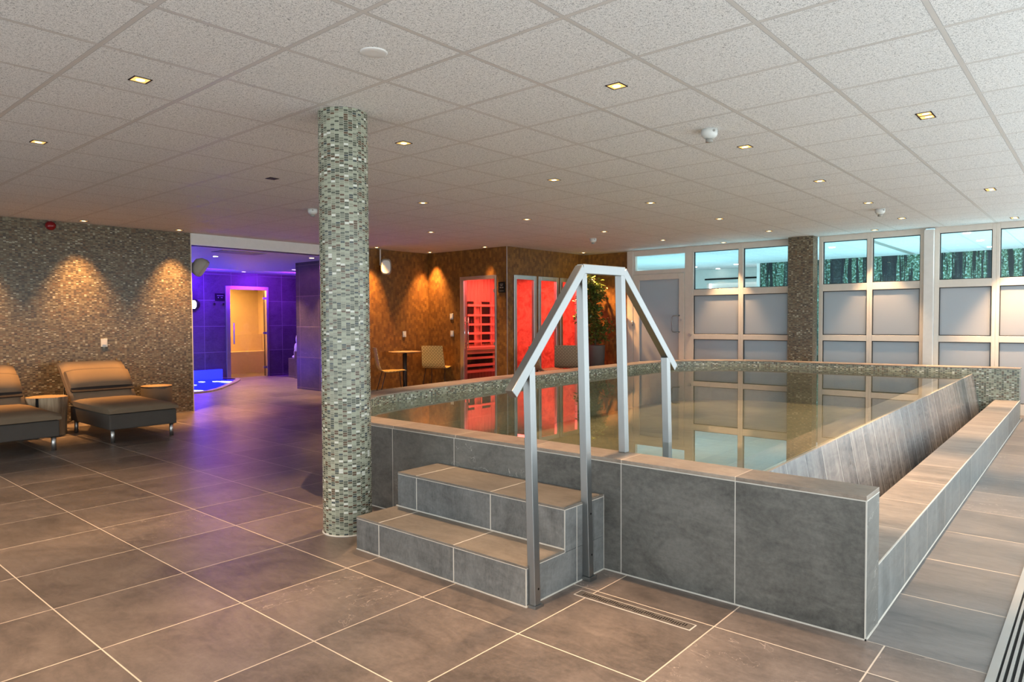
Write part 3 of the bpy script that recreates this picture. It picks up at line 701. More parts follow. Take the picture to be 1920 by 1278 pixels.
# ============================================================ PILLARS
pc = thing('round_pillar', 'round pillar clad in pale sage and brown glass mosaic beside the pool steps', 'pillar', (-3.655, 2.625, 0))
MB().lathe([(0.152, 0.0), (0.152, CH)], -3.655, 2.625, 64).build('pillar_shaft', 'mosaic', pc)
MB().lathe([(0.152, 0), (0.158, 0.0), (0.156, 0.006), (0.152, 0.008)], -3.655, 2.625, 48).build('base_ring', 'grout', pc)
tag(MB().box(-3.918, -3.535, 11.335, YW-0.04, 0, CH).build('square_pillar', 'mosaic_brown'), 'square pillar in brown glass mosaic standing against the window wall', 'pillar')

# ============================================================ FLOOR FITTINGS
dn = thing('floor_drain', 'long slotted floor drain in a pale frame at the foot of the steps', 'drain', (-1.64, 2.76, 0))
MB().box(-1.945, -1.335, 2.700, 2.768, 0.0005, 0.0016).build('drain_frame', 'grout', dn)
m = MB(); m.box(-1.939, -1.341, 2.706, 2.762, 0.0018, 0.0026); m.build('drain_plate', 'plate', dn)
m = MB()
for i in range(46):
    x = -1.905+i*0.0118; o_ = 0.008*((i//4) % 2)
    m.box(x, x+0.0050, 2.716+o_, 2.742+o_, 0.0028, 0.0032)
m.build('drain_slots', 'black', dn)
gr = thing('floor_grille', 'silver linear heating grille let into the floor by the right glazing', 'grille', (-0.1, 4.0, 0))
m = MB(); m.box(-0.322, -0.292, YB+0.1, 11.5, 0.0004, 0.010); m.box(0.10, 0.13, YB+0.1, 11.5, 0.0004, 0.010); m.build('grille_frame', 'alu', gr)
MB().box(-0.292, 0.10, YB+0.1, 11.5, 0.0004, 0.0012).build('grille_pit', 'black', gr)
for i in range(18): MB().box(-0.284+i*0.0215, -0.284+i*0.0215+0.011, YB+0.1, 11.5, 0.0016, 0.009).build('slat', 'alu', gr)

# ============================================================ CEILING FITTINGS
def make_downlight():
    t = thing('downlight', '', 'downlight', (0, 0, 0), 'recessed square downlights in the panelled ceiling')
    s = 0.046
    m = MB()
    for q in ((-s, s, -s, -s+0.005), (-s, s, s-0.005, s), (-s, -s+0.005, -s+0.005, s-0.005), (s-0.005, s, -s+0.005, s-0.005)): m.box(q[0], q[1], q[2], q[3], -0.003, 0.001)
    m.build('trim_frame', 'black', t)
    m = MB(); a, b, z = s-0.005, 0.028, -0.0008
    for i in range(4):
        c, e = ((-a, -a), (a, -a), (a, a), (-a, a))[i], ((-a, -a), (a, -a), (a, a), (-a, a))[(i+1) % 4]
        m.face([(*c, z-0.0015), (*e, z-0.0015), (e[0]*b/a, e[1]*b/a, z), (c[0]*b/a, c[1]*b/a, z)])
    m.face([(-b, -b, z), (-b, b, z), (b, b, z), (b, -b, z)]); rf = m.build('reflector', 'gold', t)
    MB().cyl(0.0, 0, -0.0030, -0.0024, 0.022, 16).build('lamp', 'lamp', rf); MB().box(-0.037, 0.037, -0.037, 0.037, -0.0024, -0.0018).build('lens', 'lens', rf)  # square plate over the reflector carries its amber glow as emission
    return t
singles = [(-3.945, 1.540), (-5.845, 1.579), (-9.98, 3.171), (-10.0, 4.383), (-3.922, 3.347), (-5.753, 5.176), (-7.582, 6.973), (-9.86, 7.766), (-8.44, 9.053), (-5.714, 6.929), (-3.918, 5.149), (-2.09, 3.32), (-3.89, 6.885), (-5.673, 8.674), (-5.578, 10.275), (-3.85, 8.591), (-2.099, 5.132), (-2.09, 6.876), (-2.075, 8.55), (-2.067, 10.177), (-3.843, 10.301), (-4.99, 11.30), (-2.641, 11.256), (-9.854, 9.03), (-7.76, 11.13), (-7.6, 8.65), (-9.98, 1.95), (-3.9, -0.3), (-5.8, -0.3), (-2.09, -0.3), (-2.09, 1.5), (-0.95, 1.6)]
doubles = [(-0.911, 5.12), (-0.934, 8.509), (-0.958, 11.15)]
dl_label = {0: 'lit square downlight at upper left, nearest the camera on that side', 1: 'small lit downlight at the far left edge of the ceiling', 2: 'lit downlight close to the mosaic wall right of the red alarm', 3: 'lit downlight by the mosaic wall just before the corridor bulkhead',
            4: 'lit downlight just right of the round pillar top, nearest to it', 5: 'lit downlight right of the pillar, second one back from its top', 6: 'small lit downlight right of the pillar, third one back', 7: 'tiny lit downlight above the wall speaker beside the round pillar',
            8: 'tiny lit downlight above the red cabin door', 9: 'small lit downlight in the ceiling above the first red cabin window', 10: 'lit downlight midway between round pillar and handrail top', 11: 'large lit downlight high in the ceiling above the handrail',
            12: 'lit downlight right above the handrail, third row back', 13: 'small lit downlight left of the small detector above the handrail', 14: 'small lit downlight above the glazed door', 15: 'lit downlight above the window bay left of the square pillar, farther from glass',
            16: 'lit downlight directly right of the large ceiling detector', 17: 'lit downlight right of the large detector, one row farther back', 18: 'small lit downlight beside the far ceiling detector, just left of it', 19: 'small lit downlight right of the far detector near the window wall', 20: 'small lit downlight left of the square pillar top',
            21: 'tiny lit downlight closest to the window frame left of the square pillar', 22: 'tiny lit downlight closest to the window frame right of the square pillar', 23: 'tiny lit downlight in the brown wall corner left of the cabin door', 24: 'tiny lit downlight over the potted tree'}
dl0 = make_downlight(); first = True
def spot(x, y, e=1.0, size=66, col=WARM, bl=0.6, rot=(0, 0, 0)):
    light('downlight_beam', 'SPOT', (x, y, CH-0.012), DOWN_W*e, col, rot, spot_size=math.radians(size), spot_blend=bl, shadow_soft_size=0.03)
for i, (x, y) in enumerate(singles):
    if i in dl_label:
        if first: o = dl0; first = False; o.location = (x, y, CH)
        else: o = dup(dl0, (x, y, CH))
        o['label'] = dl_label[i]
    e = 1.0
    amber = x < -9.5 or i in (8, 24)
    if amber: e = 2.3
    if i == 24: e = 4.0
    if i == 8: e = 1.0
    if i == 24: spot(x, y, e, 75, AMBER, 0.9, (0, -0.28, 0))
    else: spot(x, y, e, 50 if i == 8 else 70 if amber else 66, AMBER if amber else WARM, 0.95 if amber else 0.6)
for j, (x, y) in enumerate(doubles):
    t = thing('double_downlight', ['large two-cell gold downlight at upper right of the ceiling', 'two-cell gold downlight above the second window bay right of the white post', 'two-cell downlight at the right edge above the last window bay'][j], 'downlight', (x, y, CH), 'two-cell downlights along the right side of the ceiling')
    sx, sy = 0.045, 0.086; m = MB()
    for q in ((-sx, sx, -sy, -sy+0.005), (-sx, sx, sy-0.005, sy), (-sx, -sx+0.005, -sy, sy), (sx-0.005, sx, -sy, sy), (-sx, sx, -0.002, 0.002)): m.box(x+q[0], x+q[1], y+q[2], y+q[3], CH-0.003, CH+0.001)
    m.build('trim_frame', 'black', t)
    for k in (-1, 1):
        c = y+k*0.043; rf = MB().box(x-0.040, x+0.040, c-0.040, c+0.040, CH-0.0010, CH-0.0002).build('reflector', 'gold', t)
        MB().cyl(x+0.008, c, CH-0.0026, CH-0.0021, 0.020, 16).build('lamp', 'lamp', rf); MB().box(x-0.035, x+0.035, c-0.033, c+0.033, CH-0.0020, CH-0.0014).build('lens', 'lens', rf)  # plate in each cell glows in place of the lit reflector
    spot(x, y, 2.4)
# unlit one
t = thing('unlit_downlight', 'dark unlit square downlight left of the round pillar', 'downlight', (-5.78, 3.375, CH))
MB().box(-5.826, -5.734, 3.33, 3.42, CH-0.003, CH-0.0005).build('trim_frame', 'black', t); MB().box(-5.815, -5.745, 3.34, 3.41, CH-0.0045, CH-0.0031).build('dark_opening', 'gasket', t)
def detector(x, y, label, sc=1.0):
    t = thing('smoke_detector', label, 'detector', (x, y, CH), 'white ceiling detectors')
    b = MB().lathe([(0, 0), (0.055*sc, 0), (0.055*sc, -0.03*sc), (0.050*sc, -0.045*sc), (0.030*sc, -0.062*sc), (0.0, -0.062*sc)][::-1], x, y, 24, cz=CH).build('base', 'plastic', t)
    MB().lathe([(0, -0.058*sc), (0.022*sc, -0.062*sc), (0.026*sc, -0.085*sc), (0.0, -0.087*sc)][::-1], x, y, 16, cz=CH).build('sensor', 'grey', t)
    MB().tube([(x+0.045*sc, y-0.028*sc, CH-0.018*sc), (x+0.049*sc, y-0.031*sc, CH-0.018*sc)], 0.009*sc, 10).build('indicator', 'grey', b)
detector(-2.095, 4.507, 'white domed detector on the ceiling right of the handrail, the largest')
detector(-2.091, 9.148, 'white domed detector on the ceiling right of the square pillar')
detector(-6.291, 9.294, 'small white detector on the ceiling above the handrail top')
detector(-7.024, 4.609, 'white detector on the ceiling just left of the round pillar')
tag(MB().lathe([(0, -0.004), (0.022, -0.004), (0.058, -0.006), (0.066, -0.003), (0.066, 0)], -2.708, 2.129, 28, cz=CH).build('sprinkler_cover', 'white'), 'flat round off-white cover disc on the ceiling at top centre', 'cover')
# red alarm
t = thing('alarm_sounder', 'dark red round alarm sounder high on the mosaic wall', 'alarm', (XL, 2.873, 2.565))
MB().tube([(XL, 2.873, 2.558), (XL+0.03, 2.873, 2.558)], 0.058, 20).build('base', 'red', t); MB().sphere((XL+0.035, 2.873, 2.555), 0.05, 0.055, 0.055).build('dome', 'red', t)

# switches and sockets
def plate(o, n, label, two=False, cat='socket'):
    t = thing('wall_socket', label, cat, o, 'small white wall plates')
    a = Vector((0, 1, 0)) if n == 'x' else Vector((1, 0, 0)); nn = Vector((1, 0, 0)) if n == 'x' else Vector((0, -1, 0)); o = Vector(o)
    MB().obox(o+nn*0.005, a*0.04, Vector((0, 0, 0.055)), nn*0.005).build('cover_plate', 'plastic', t, bevel=0.002)
    MB().obox(o+nn*0.012, a*0.026, Vector((0, 0, 0.026)), nn*0.002).build('rocker', 'white', t)
plate((XL, 3.466, 1.05), 'x', 'white socket on the mosaic wall above the lounger')
plate((-10.10, 8.585, 1.069), 'x', 'white socket on the brown wall above the round table')
plate((-9.445, 9.2, 1.397), 'y', 'white switch beside the red cabin door, upper of two')
plate((-9.434, 9.2, 1.074), 'y', 'white socket beside the red cabin door, lower of two')

# speakers
def speaker(c, fwd, label, pole=None):
    t = thing('wall_speaker', label, 'speaker', c); c = Vector(c); fwd = Vector(fwd).normalized(); side = fwd.cross(Vector((0, 0, 1))).normalized(); up = side.cross(fwd)
    m = MB(); n = 20; prof = [(-0.10, 0.55), (-0.04, 0.9), (0.03, 1.0), (0.065, 0.93), (0.075, 0.80)]; R_ = []
    for dd, k in prof:
        R_.append([c+fwd*dd+side*(0.095*k*math.copysign(abs(math.cos(a))**0.55, math.cos(a)))+up*(0.145*k*math.copysign(abs(math.sin(a))**0.65, math.sin(a))) for a in [2*PI*i/n for i in range(n)]])
    for i in range(len(R_)-1):
        for k in range(n): m.face([R_[i][k], R_[i][(k+1) % n], R_[i+1][(k+1) % n], R_[i+1][k]], smooth=True)
    m.face(R_[0][::-1]); m.build('cabinet', 'grey', t)
    MB().face([p+fwd*0.0 for p in R_[-1]]).build('front_grille', 'plastic', t)
    q = MB(); q.tube([c-fwd*0.08]+[Vector(p_) for p_ in pole], 0.013, 8); q.build('bracket', 'white', t)
speaker((-9.93, 8.03, 2.30), (0.75, -0.62, -0.10), 'grey wall speaker on the brown wall right of the round pillar', ((-10.03, 7.98, 2.33), (-10.03, 7.98, 2.62)))
speaker((-10.28, 4.80, 2.14), (0.55, 0.62, -0.55), 'grey speaker on the corridor edge behind the mosaic wall', ((-10.34, 4.665, 2.20),))

# ============================================================ SIGNS
def sign(c, n, w, h, label, rows):
    t = thing('room_sign', label, 'sign', c); c = Vector(c); a = Vector((0, 1, 0)) if n == 'x' else Vector((1, 0, 0)); nn = Vector((1, 0, 0)) if n == 'x' else Vector((0, -1, 0))
    MB().obox(c+nn*0.006, a*w/2, Vector((0, 0, h/2)), nn*0.006).build('panel', 'black', t)
    m = MB()
    for (u0, u1, v0, v1) in rows: m.obox(c+nn*0.0128+a*((u0+u1)/2)+Vector((0, 0, (v0+v1)/2)), a*(u1-u0)/2, Vector((0, 0, (v1-v0)/2)), nn*0.0006)
    m.build('marking', 'grey', t)
sign((-8.165, 9.2, 1.905), 'y', 0.160, 0.190, 'small black sign with pale marks right of the red cabin door', [(-0.035, -0.018, 0.050, 0.060), (-0.010, 0.012, 0.050, 0.060), (0.018, 0.036, 0.050, 0.060), (-0.028, 0.022, 0.026, 0.034), (-0.040, -0.028, -0.012, 0.004), (-0.020, -0.010, -0.012, 0.004), (0.010, 0.020, -0.012, 0.004), (0.028, 0.038, -0.012, 0.004), (-0.05, 0.05, -0.066, -0.062)])
sign((-15.4, 7.635, 1.878), 'x', 0.225, 0.170, 'small black sign left of the amber steam door', [(-0.07, 0.08, 0.030, 0.040), (-0.05, -0.03, -0.02, 0.0), (0.02, 0.06, -0.015, -0.005)])

# ============================================================ CABIN (red)
dr = sroot('door_2', (-8.755, 9.2, 0)); fm = MB()
fm.box(-9.21, -9.115, 9.185, 9.28, 0, 2.13); fm.box(-8.335, -8.30, 9.185, 9.28, 0, 2.13); fm.box(-9.115, -8.335, 9.185, 9.28, 2.065, 2.13)
fm.build('door_frame', 'alu', dr, bevel=0.003)
gp = MB().box(-9.105, -8.345, 9.215, 9.223, 0.01, 2.055).build('door_pane', 'cabin_glass', dr)
m = MB()
for x in (-9.065, -8.975): m.tube([(x, 9.165, 0.80), (x, 9.165, 1.38)], 0.011, 8)
m.build('door_handle', 'chrome', gp)
m = MB()
for z in (0.90, 1.29): m.tube([(-9.065, 9.165, z), (-8.975, 9.165, z)], 0.008, 8); 
m.tube([(-9.02, 9.165, 0.90), (-9.02, 9.22, 0.90)], 0.008, 8); m.tube([(-9.02, 9.165, 1.29), (-9.02, 9.22, 1.29)], 0.008, 8); m.build('handle_bracket', 'chrome', gp)
for z in (0.9, 1.85): MB().box(-8.38, -8.335, 9.205, 9.235, z-0.03, z+0.03).build('hinge', 'alu', gp)
struct(MB().box(-10.1, -10.0, 9.3, 11.55, 0, CH).build('wall_cabin_back', 'cabin_wood'))
struct(MB().box(-10.0, -8.15, 9.3, 11.55, 2.3, 2.4).build('ceiling', 'cabin_wood'))
bn = thing('cabin_bench', 'slatted wooden bench inside the red cabin', 'bench', (-9.7, 10.2, 0))
MB().box(-9.99, -9.42, 9.32, 11.0, 0.74, 0.79).build('seat', 'cabin_slat', bn)
for z0, z1 in ((0.66, 0.735), (0.555, 0.60), (0.41, 0.46), (0.29, 0.34)): MB().box(-9.48, -9.45, 9.32, 11.0, z0, z1).build('slat', 'cabin_slat', bn)
MB().box(-9.52, -9.50, 9.32, 10.4, 0.36, 0.70).build('heater_recess', 'black', bn)
MB().box(-9.50, -9.48, 10.40, 11.0, 0.29, 0.74).build('end_panel', 'cabin_slat', bn)
ht = thing('heater_grid', 'wooden lattice with dark infrared heater panels on the cabin wall', 'heater', (-9.98, 10.55, 0.85))
for z0, z1 in ((1.44, 1.60), (1.255, 1.40), (1.075, 1.215), (0.905, 1.03), (1.66, 1.71), (0.83, 0.87)):
    for y0, y1 in ((10.17, 10.34), (10.58, 10.83)): MB().box(-9.985, -9.965, y0, y1, z0, z1).build('heater_panel', 'black', ht)
for z in (1.63, 1.425, 1.235, 1.05, 0.885): MB().box(-9.962, -9.94, 10.15, 10.95, z-0.022, z+0.022).build('rail', 'cabin_slat', ht)
for y in (10.36, 10.55, 10.86): MB().box(-9.964, -9.95, y-0.012, y+0.012, 0.80, 1.70).build('upright', 'cabin_slat', ht)
for i, (a, b) in enumerate(((9.382, 10.02), (10.082, 10.707), (10.758, 11.38))):
    w = sroot('window_%d' % (10+i), (-8.05, (a+b)/2, 0)); fm = MB(); x0, x1 = -8.10, -8.035
    fm.box(x0, x1, a, a+0.075, 0.08, 2.13); fm.box(x0, x1, b-0.075, b, 0.08, 2.13); fm.box(x0, x1, a+0.075, b-0.075, 2.055, 2.13); fm.box(x0, x1, a+0.075, b-0.075, 0.08, 0.155)
    fm.build('window_frame', 'alu', w, bevel=0.004); MB().box(-8.075, -8.067, a+0.07, b-0.07, 0.15, 2.06).build('window_pane', 'cabin_glass', w)

# ============================================================ CORRIDOR
dr = sroot('door_3', (-15.4, 8.29, 0)); fm = MB()
fm.box(-15.45, -15.36, 7.76, 7.855, 0, 2.14); fm.box(-15.45, -15.36, 8.77, 8.825, 0, 2.14); fm.box(-15.45, -15.36, 7.855, 8.77, 2.065, 2.14)
fm.build('door_frame', 'alu', dr, bevel=0.003)
gp = MB().box(-15.415, -15.407, 7.86, 8.765, 0.01, 2.06).build('door_pane', 'steam_glass', dr)
MB().tube([(-15.34, 7.93, 0.80), (-15.34, 7.93, 1.29)], 0.016, 8).build('door_handle', 'alu', gp)
for z in (0.22, 1.04, 1.87): MB().box(-15.41, -15.37, 8.68, 8.77, z-0.025, z+0.025).build('hinge', 'alu', gp)
sb = thing('steam_bench', 'tiled stepped bench inside the amber steam room', 'bench', (-16.9, 8.3, 0))
MB().box(-17.24, -16.6, 7.01, 9.59, 0, 0.55).build('seat', 'steam_wall', sb); MB().box(-17.24, -17.05, 7.01, 9.59, 0.55, 0.98).build('backrest', 'steam_wall', sb)
# coat hooks
for i, (y, lab) in enumerate(((7.481, 'small round chrome coat knob left of the steam door, farther from it'), (7.69, 'small round chrome coat knob left of the steam door, nearer to it'))):
    tag(MB().tube([(-15.4, y, 1.718), (-15.345, y, 1.718)], [0.012, 0.028], 12).build('coat_knob', 'chrome'), lab, 'hook', 'coat knobs beside the steam door')
# wall lamp
t = thing('wall_lamp', 'round glowing wall lamp half hidden by the mosaic wall edge', 'lamp', (-15.4, 7.03, 1.70))
MB().tube([(-15.4, 7.03, 1.70), (-15.33, 7.03, 1.70)], 0.12, 20).build('lamp_disc', 'chrome', t); MB().sphere((-15.30, 7.00, 1.70), 0.05, 0.05, 0.09).build('bulb', 'lampwhite', t)
# foot bath
fb = thing('foot_bath', 'cobalt blue lit foot bath with pale curved edge in the corridor', 'foot bath', (-14.2, 6.2, 0))
edge = [(-12.85, 4.46), (-12.80, 5.4), (-12.72, 5.9), (-12.78, 6.15), (-13.1, 6.5), (-13.6, 6.9), (-14.2, 7.38), (-14.8, 7.78), (-15.05, 7.86), (-15.39, 7.66)]
ins = offset(edge, 0.10)
ins[0] = (-12.95, 4.46); ins[-1] = (-15.39, 7.52)
m = MB()
for k in range(len(edge)-1):
    a, b, c, e = edge[k], edge[k+1], ins[k+1], ins[k]
    m.face([(*a, 0.03), (*b, 0.03), (*c, 0.03), (*e, 0.03)]); m.face([(*a, 0), (*b, 0), (*b, 0.03), (*a, 0.03)])
m.build('rim', 'coping', fb)
MB().prism([(-15.39, 4.46)]+ins, 0.001, 0.004).build('basin_floor', 'blueglow', fb)
MB().face([(*p, 0.022) for p in [(-15.39, 4.46)]+ins]).build('water_surface', 'water_blue', fb)
MB().box(-15.39, -15.30, 4.46, 7.62, 0.004, 0.235).build('rear_upstand', 'blueglow', fb)
for c, sx, sy in (((-14.45, 7.30), 0.30, 0.12), ((-13.05, 5.95), 0.20, 0.16), ((-14.9, 6.95), 0.10, 0.07), ((-14.75, 7.2), 0.10, 0.08), ((-14.3, 6.5), 0.08, 0.06)):
    m = MB(); m.face([(c[0]+sx*math.cos(2*PI*i/16), c[1]+sy*math.sin(2*PI*i/16), 0.016) for i in range(16)]); m.build('underwater_lamp', 'lampwhite', fb)
light('foot_bath_glow', 'POINT', (-14.0, 6.4, 0.5), 26, (0.07, 0.02, 1.0), shadow_soft_size=0.3)
# round corridor lamps
for i, (x, y, mt_, lab) in enumerate(((-11.753, 5.763, 'lampwhite', 'bright white round lamp in the corridor ceiling beside the speaker'), (-14.981, 8.0, 'lampblue', 'tiny violet-lit round lamp above the steam door'), (-13.597, 8.428, 'lampblue', 'tiny violet-lit round lamp right of the steam door by the pier'), (-10.84, 7.08, 'lamp', 'small warm lamp in the corridor ceiling left of the round pillar'))):
    t = thing('round_ceiling_lamp', lab, 'ceiling lamp', (x, y, 2.457), 'round lamps in the corridor ceiling')
    MB().lathe([(0.05, 0), (0.05, -0.004), (0.042, -0.006), (0.040, -0.002)], x, y, 20, cz=2.457).build('ring', 'white', t); MB().cyl(x, y, 2.450, 2.456, 0.04, 20).build('lens', mt_, t)
light('corridor_lamp_beam', 'SPOT', (-11.753, 5.763, 2.44), 60, (1.0, 0.75, 0.6), spot_size=1.6, spot_blend=0.8)
light('corridor_lamp_beam', 'SPOT', (-10.9, 7.1, 2.44), 120, WARM, spot_size=1.4, spot_blend=0.6)
light('corridor_lamp_beam', 'SPOT', (-13.5, 7.6, 2.44), 230, WARM, spot_size=1.5, spot_blend=0.6)
light('corridor_lamp_beam', 'SPOT', (-12.0, 6.9, 2.44), 120, WARM, spot_size=1.5, spot_blend=0.6)
tag(MB().box(-11.05, -10.65, 5.35, 6.1, 2.449, 2.457).build('ceiling_hatch', 'grey'), 'flat grey access panel in the corridor ceiling', 'panel')
# plinths and statue
tag(MB().box(-14.62, -14.25, 8.88, 9.30, 0, 0.455).build('plinth', 'corridor', bevel=0.004), 'low square tiled plinth in front of the far corridor wall', 'plinth')
tag(MB().box(-14.24, -13.75, 8.80, 9.35, 0, 0.63).build('plinth', 'corridor', bevel=0.004), 'taller tiled plinth carrying the white statue', 'plinth')
m = MB(); sxx, syy = -14.02, 8.98
for c, rr in (((0, 0, 0.74), (0.13, 0.14, 0.12)), ((0.0, 0.0, 0.90), (0.10, 0.11, 0.14)), ((0.0, 0.0, 1.02), (0.12, 0.16, 0.07)), ((0.0, 0.02, 1.10), (0.045, 0.045, 0.07)), ((0, 0.03, 1.19), (0.065, 0.070, 0.085)),
              ((-0.10, -0.14, 0.90), (0.06, 0.06, 0.13)), ((-0.16, -0.05, 0.80), (0.08, 0.06, 0.08)), ((-0.26, -0.09, 0.70), (0.06, 0.05, 0.12)), ((-0.28, -0.10, 0.58), (0.045, 0.045, 0.10)), ((0.06, 0.15, 0.92), (0.06, 0.06, 0.13)), ((-0.31, -0.12, 0.495), (0.07, 0.045, 0.03))):
    m.sphere((sxx+c[0], syy+c[1], c[2]), *rr, n=16, m=10)
s_ = m.build('statue', 'plastic'); rm = s_.modifiers.new('remesh', 'REMESH'); rm.mode = 'VOXEL'; rm.voxel_size = 0.014; rm.use_smooth_shade = True
tag(s_, 'white seated figure statue partly hidden behind the tiled pier', 'statue')
light('statue_beam', 'SPOT', (-13.95, 8.62, 2.44), 60, (0.85, 0.5, 1.0), rot=(0.22, 0, 0), spot_size=0.75, spot_blend=0.6)

# ============================================================ LOUNGERS
def make_lounger():
    t = thing('sun_lounger', '', 'sun lounger', (0, 0, 0), 'padded loungers along the mosaic wall')
    # local frame: foot end at x=0, head towards -x, width along y (0..0.72)
    Wd = 0.72
    m = MB(); m.box(-1.25, 0, 0, Wd, 0.145, 0.315); m.build('frame', 'sling', t, bevel=0.012)
    for x in (-0.045, -1.20):
        for y in (0.045, Wd-0.045): MB().cyl(x, y, 0, 0.15, 0.022, 14).build('leg', 'alu', t)
    for y in (0.03, Wd-0.03): MB().tube([(-1.15, y, 0.30), (-1.72, y, 0.84)], 0.014, 8).build('back_tube', 'iron', t)
    for y in (0.06, Wd-0.06): MB().tube([(-1.62, y, 0.72), (-1.75, y, 0.02), (-1.2, y, 0.18)], 0.010, 8).build('strut', 'iron', t)
    def pad(prof, th, y0, y1, name, mt_, parent=None, sag=0.0):
        """cushion following a side profile, rounded"""
        m = MB(); n = len(prof); top, bot = [], []
        for i, (x, z) in enumerate(prof):
            a = Vector(prof[max(i-1, 0)]); b = Vector(prof[min(i+1, n-1)]); tg = (b-a).normalized(); nn = Vector((tg.y, -tg.x)) if tg.x < 0 else Vector((-tg.y, tg.x))
            if nn.y < 0: nn = -nn
            k = 0.55 if i in (0, n-1) else 1.0
            top.append(Vector((x, z))+nn*th*k); bot.append(Vector((x, z)))
        ny = 9
        for i in range(n-1):
            for j in range(ny-1):
                ya_, yb_ = y0+(y1-y0)*j/(ny-1), y0+(y1-y0)*(j+1)/(ny-1); e = lambda j_: -0.014*(1 if j_ in (0, ny-1) else 0)-sag*math.sin(PI*j_/(ny-1))
                m.face([(top[i].x, ya_, top[i].y+e(j)), (top[i].x, yb_, top[i].y+e(j+1)), (top[i+1].x, yb_, top[i+1].y+e(j+1)), (top[i+1].x, ya_, top[i+1].y+e(j))], smooth=True)
                m.face([(bot[i+1].x, ya_, bot[i+1].y), (bot[i+1].x, yb_, bot[i+1].y), (bot[i].x, yb_, bot[i].y), (bot[i].x, ya_, bot[i].y)], smooth=False)
            for y_, s_ in ((y0, 1), (y1, -1)):
                q = [(bot[i].x, y_, bot[i].y), (top[i].x, y_, top[i].y-0.014), (top[i+1].x, y_, top[i+1].y-0.014), (bot[i+1].x, y_, bot[i+1].y)]
                m.face(q if s_ > 0 else q[::-1])
        for i in (0, n-1):
            for j in range(ny-1):
                ya_, yb_ = y0+(y1-y0)*j/(ny-1), y0+(y1-y0)*(j+1)/(ny-1); e = lambda j_: -0.014*(1 if j_ in (0, ny-1) else 0)-sag*math.sin(PI*j_/(ny-1))
                m.face([(bot[i].x, ya_, bot[i].y), (bot[i].x, yb_, bot[i].y), (top[i].x, yb_, top[i].y+e(j+1)), (top[i].x, ya_, top[i].y+e(j))])
        return m.build(name, mt_, parent or t, merge=True)
    pad([(0.035, 0.325), (-0.02, 0.320), (-0.4, 0.318), (-0.8, 0.320), (-1.10, 0.325), (-1.22, 0.350)], 0.075, -0.01, Wd+0.01, 'seat_mattress', 'cushion', sag=-0.008)
    pad([(-1.20, 0.36), (-1.30, 0.42), (-1.45, 0.56), (-1.60, 0.71), (-1.70, 0.80)], 0.075, -0.005, Wd+0.005, 'back_mattress', 'cushion')
    pl = pad([(-1.27, 0.49), (-1.30, 0.50), (-1.38, 0.585), (-1.46, 0.665), (-1.50, 0.70)], 0.085, 0.01, Wd-0.01, 'pillow', 'cushion', sag=-0.01)
    m = MB(); m.obox((-1.258, Wd/2, 0.520), (0.008, 0, 0.006), (0, Wd/2-0.012, 0), (-0.040, 0, 0.040)); m.build('pillow_underside', 'piping', pl)
    return t
lg = make_lounger(); lg.location = (-8.235, 2.82, 0); lg['label'] = 'taupe padded sun lounger nearest the corridor opening, between the two stools'
lg2 = dup(lg, (-8.24, 1.63, 0), 0, 'taupe padded sun lounger cut off by the left edge of the photo')
# stools
t = thing('log_stool', 'round tree-trunk side table with cracked bark sides between the loungers', 'side table', (-9.50, 2.585, 0))
m = MB(); n = 28; R0 = [0.205+0.012*math.sin(3*a*2*PI/n)+0.008*math.sin(7*a*2*PI/n+1) for a in range(n)]
for i in range(n):
    a, b = 2*PI*i/n, 2*PI*(i+1)/n; j = (i+1) % n
    for z0, z1, k0, k1 in ((0, 0.2, 0.93, 0.97), (0.2, 0.45, 0.97, 1.03)):
        m.face([(-9.5+R0[i]*k0*math.cos(a), 2.585+R0[i]*k0*math.sin(a), z0), (-9.5+R0[j]*k0*math.cos(b), 2.585+R0[j]*k0*math.sin(b), z0), (-9.5+R0[j]*k1*math.cos(b), 2.585+R0[j]*k1*math.sin(b), z1), (-9.5+R0[i]*k1*math.cos(a), 2.585+R0[i]*k1*math.sin(a), z1)], smooth=True)
m.build('trunk', 'log', t)
m = MB(); m.face([(-9.5+R0[i]*1.03*math.cos(2*PI*i/n), 2.585+R0[i]*1.03*math.sin(2*PI*i/n), 0.4505) for i in range(n)]); m.build('sawn_top', 'logtop', t)
m = MB(); m.obox((-9.5+0.205*math.cos(-0.75), 2.585+0.207*math.sin(-0.75), 0.30), (0.012, 0, 0), (0, 0.012, 0), (0, 0, 0.15)); m.build('crack', 'black', t)
t = thing('drum_stool', 'round grey drum side table with pale top right of the lounger', 'side table', (-9.80, 3.95, 0))
MB().lathe([(0.185, 0.0), (0.19, 0.01), (0.19, 0.445), (0.185, 0.45)], -9.80, 3.95, 32).build('drum', 'sling', t); MB().cyl(-9.80, 3.95, 0.45, 0.462, 0.192, 32).build('top', 'logtop', t)

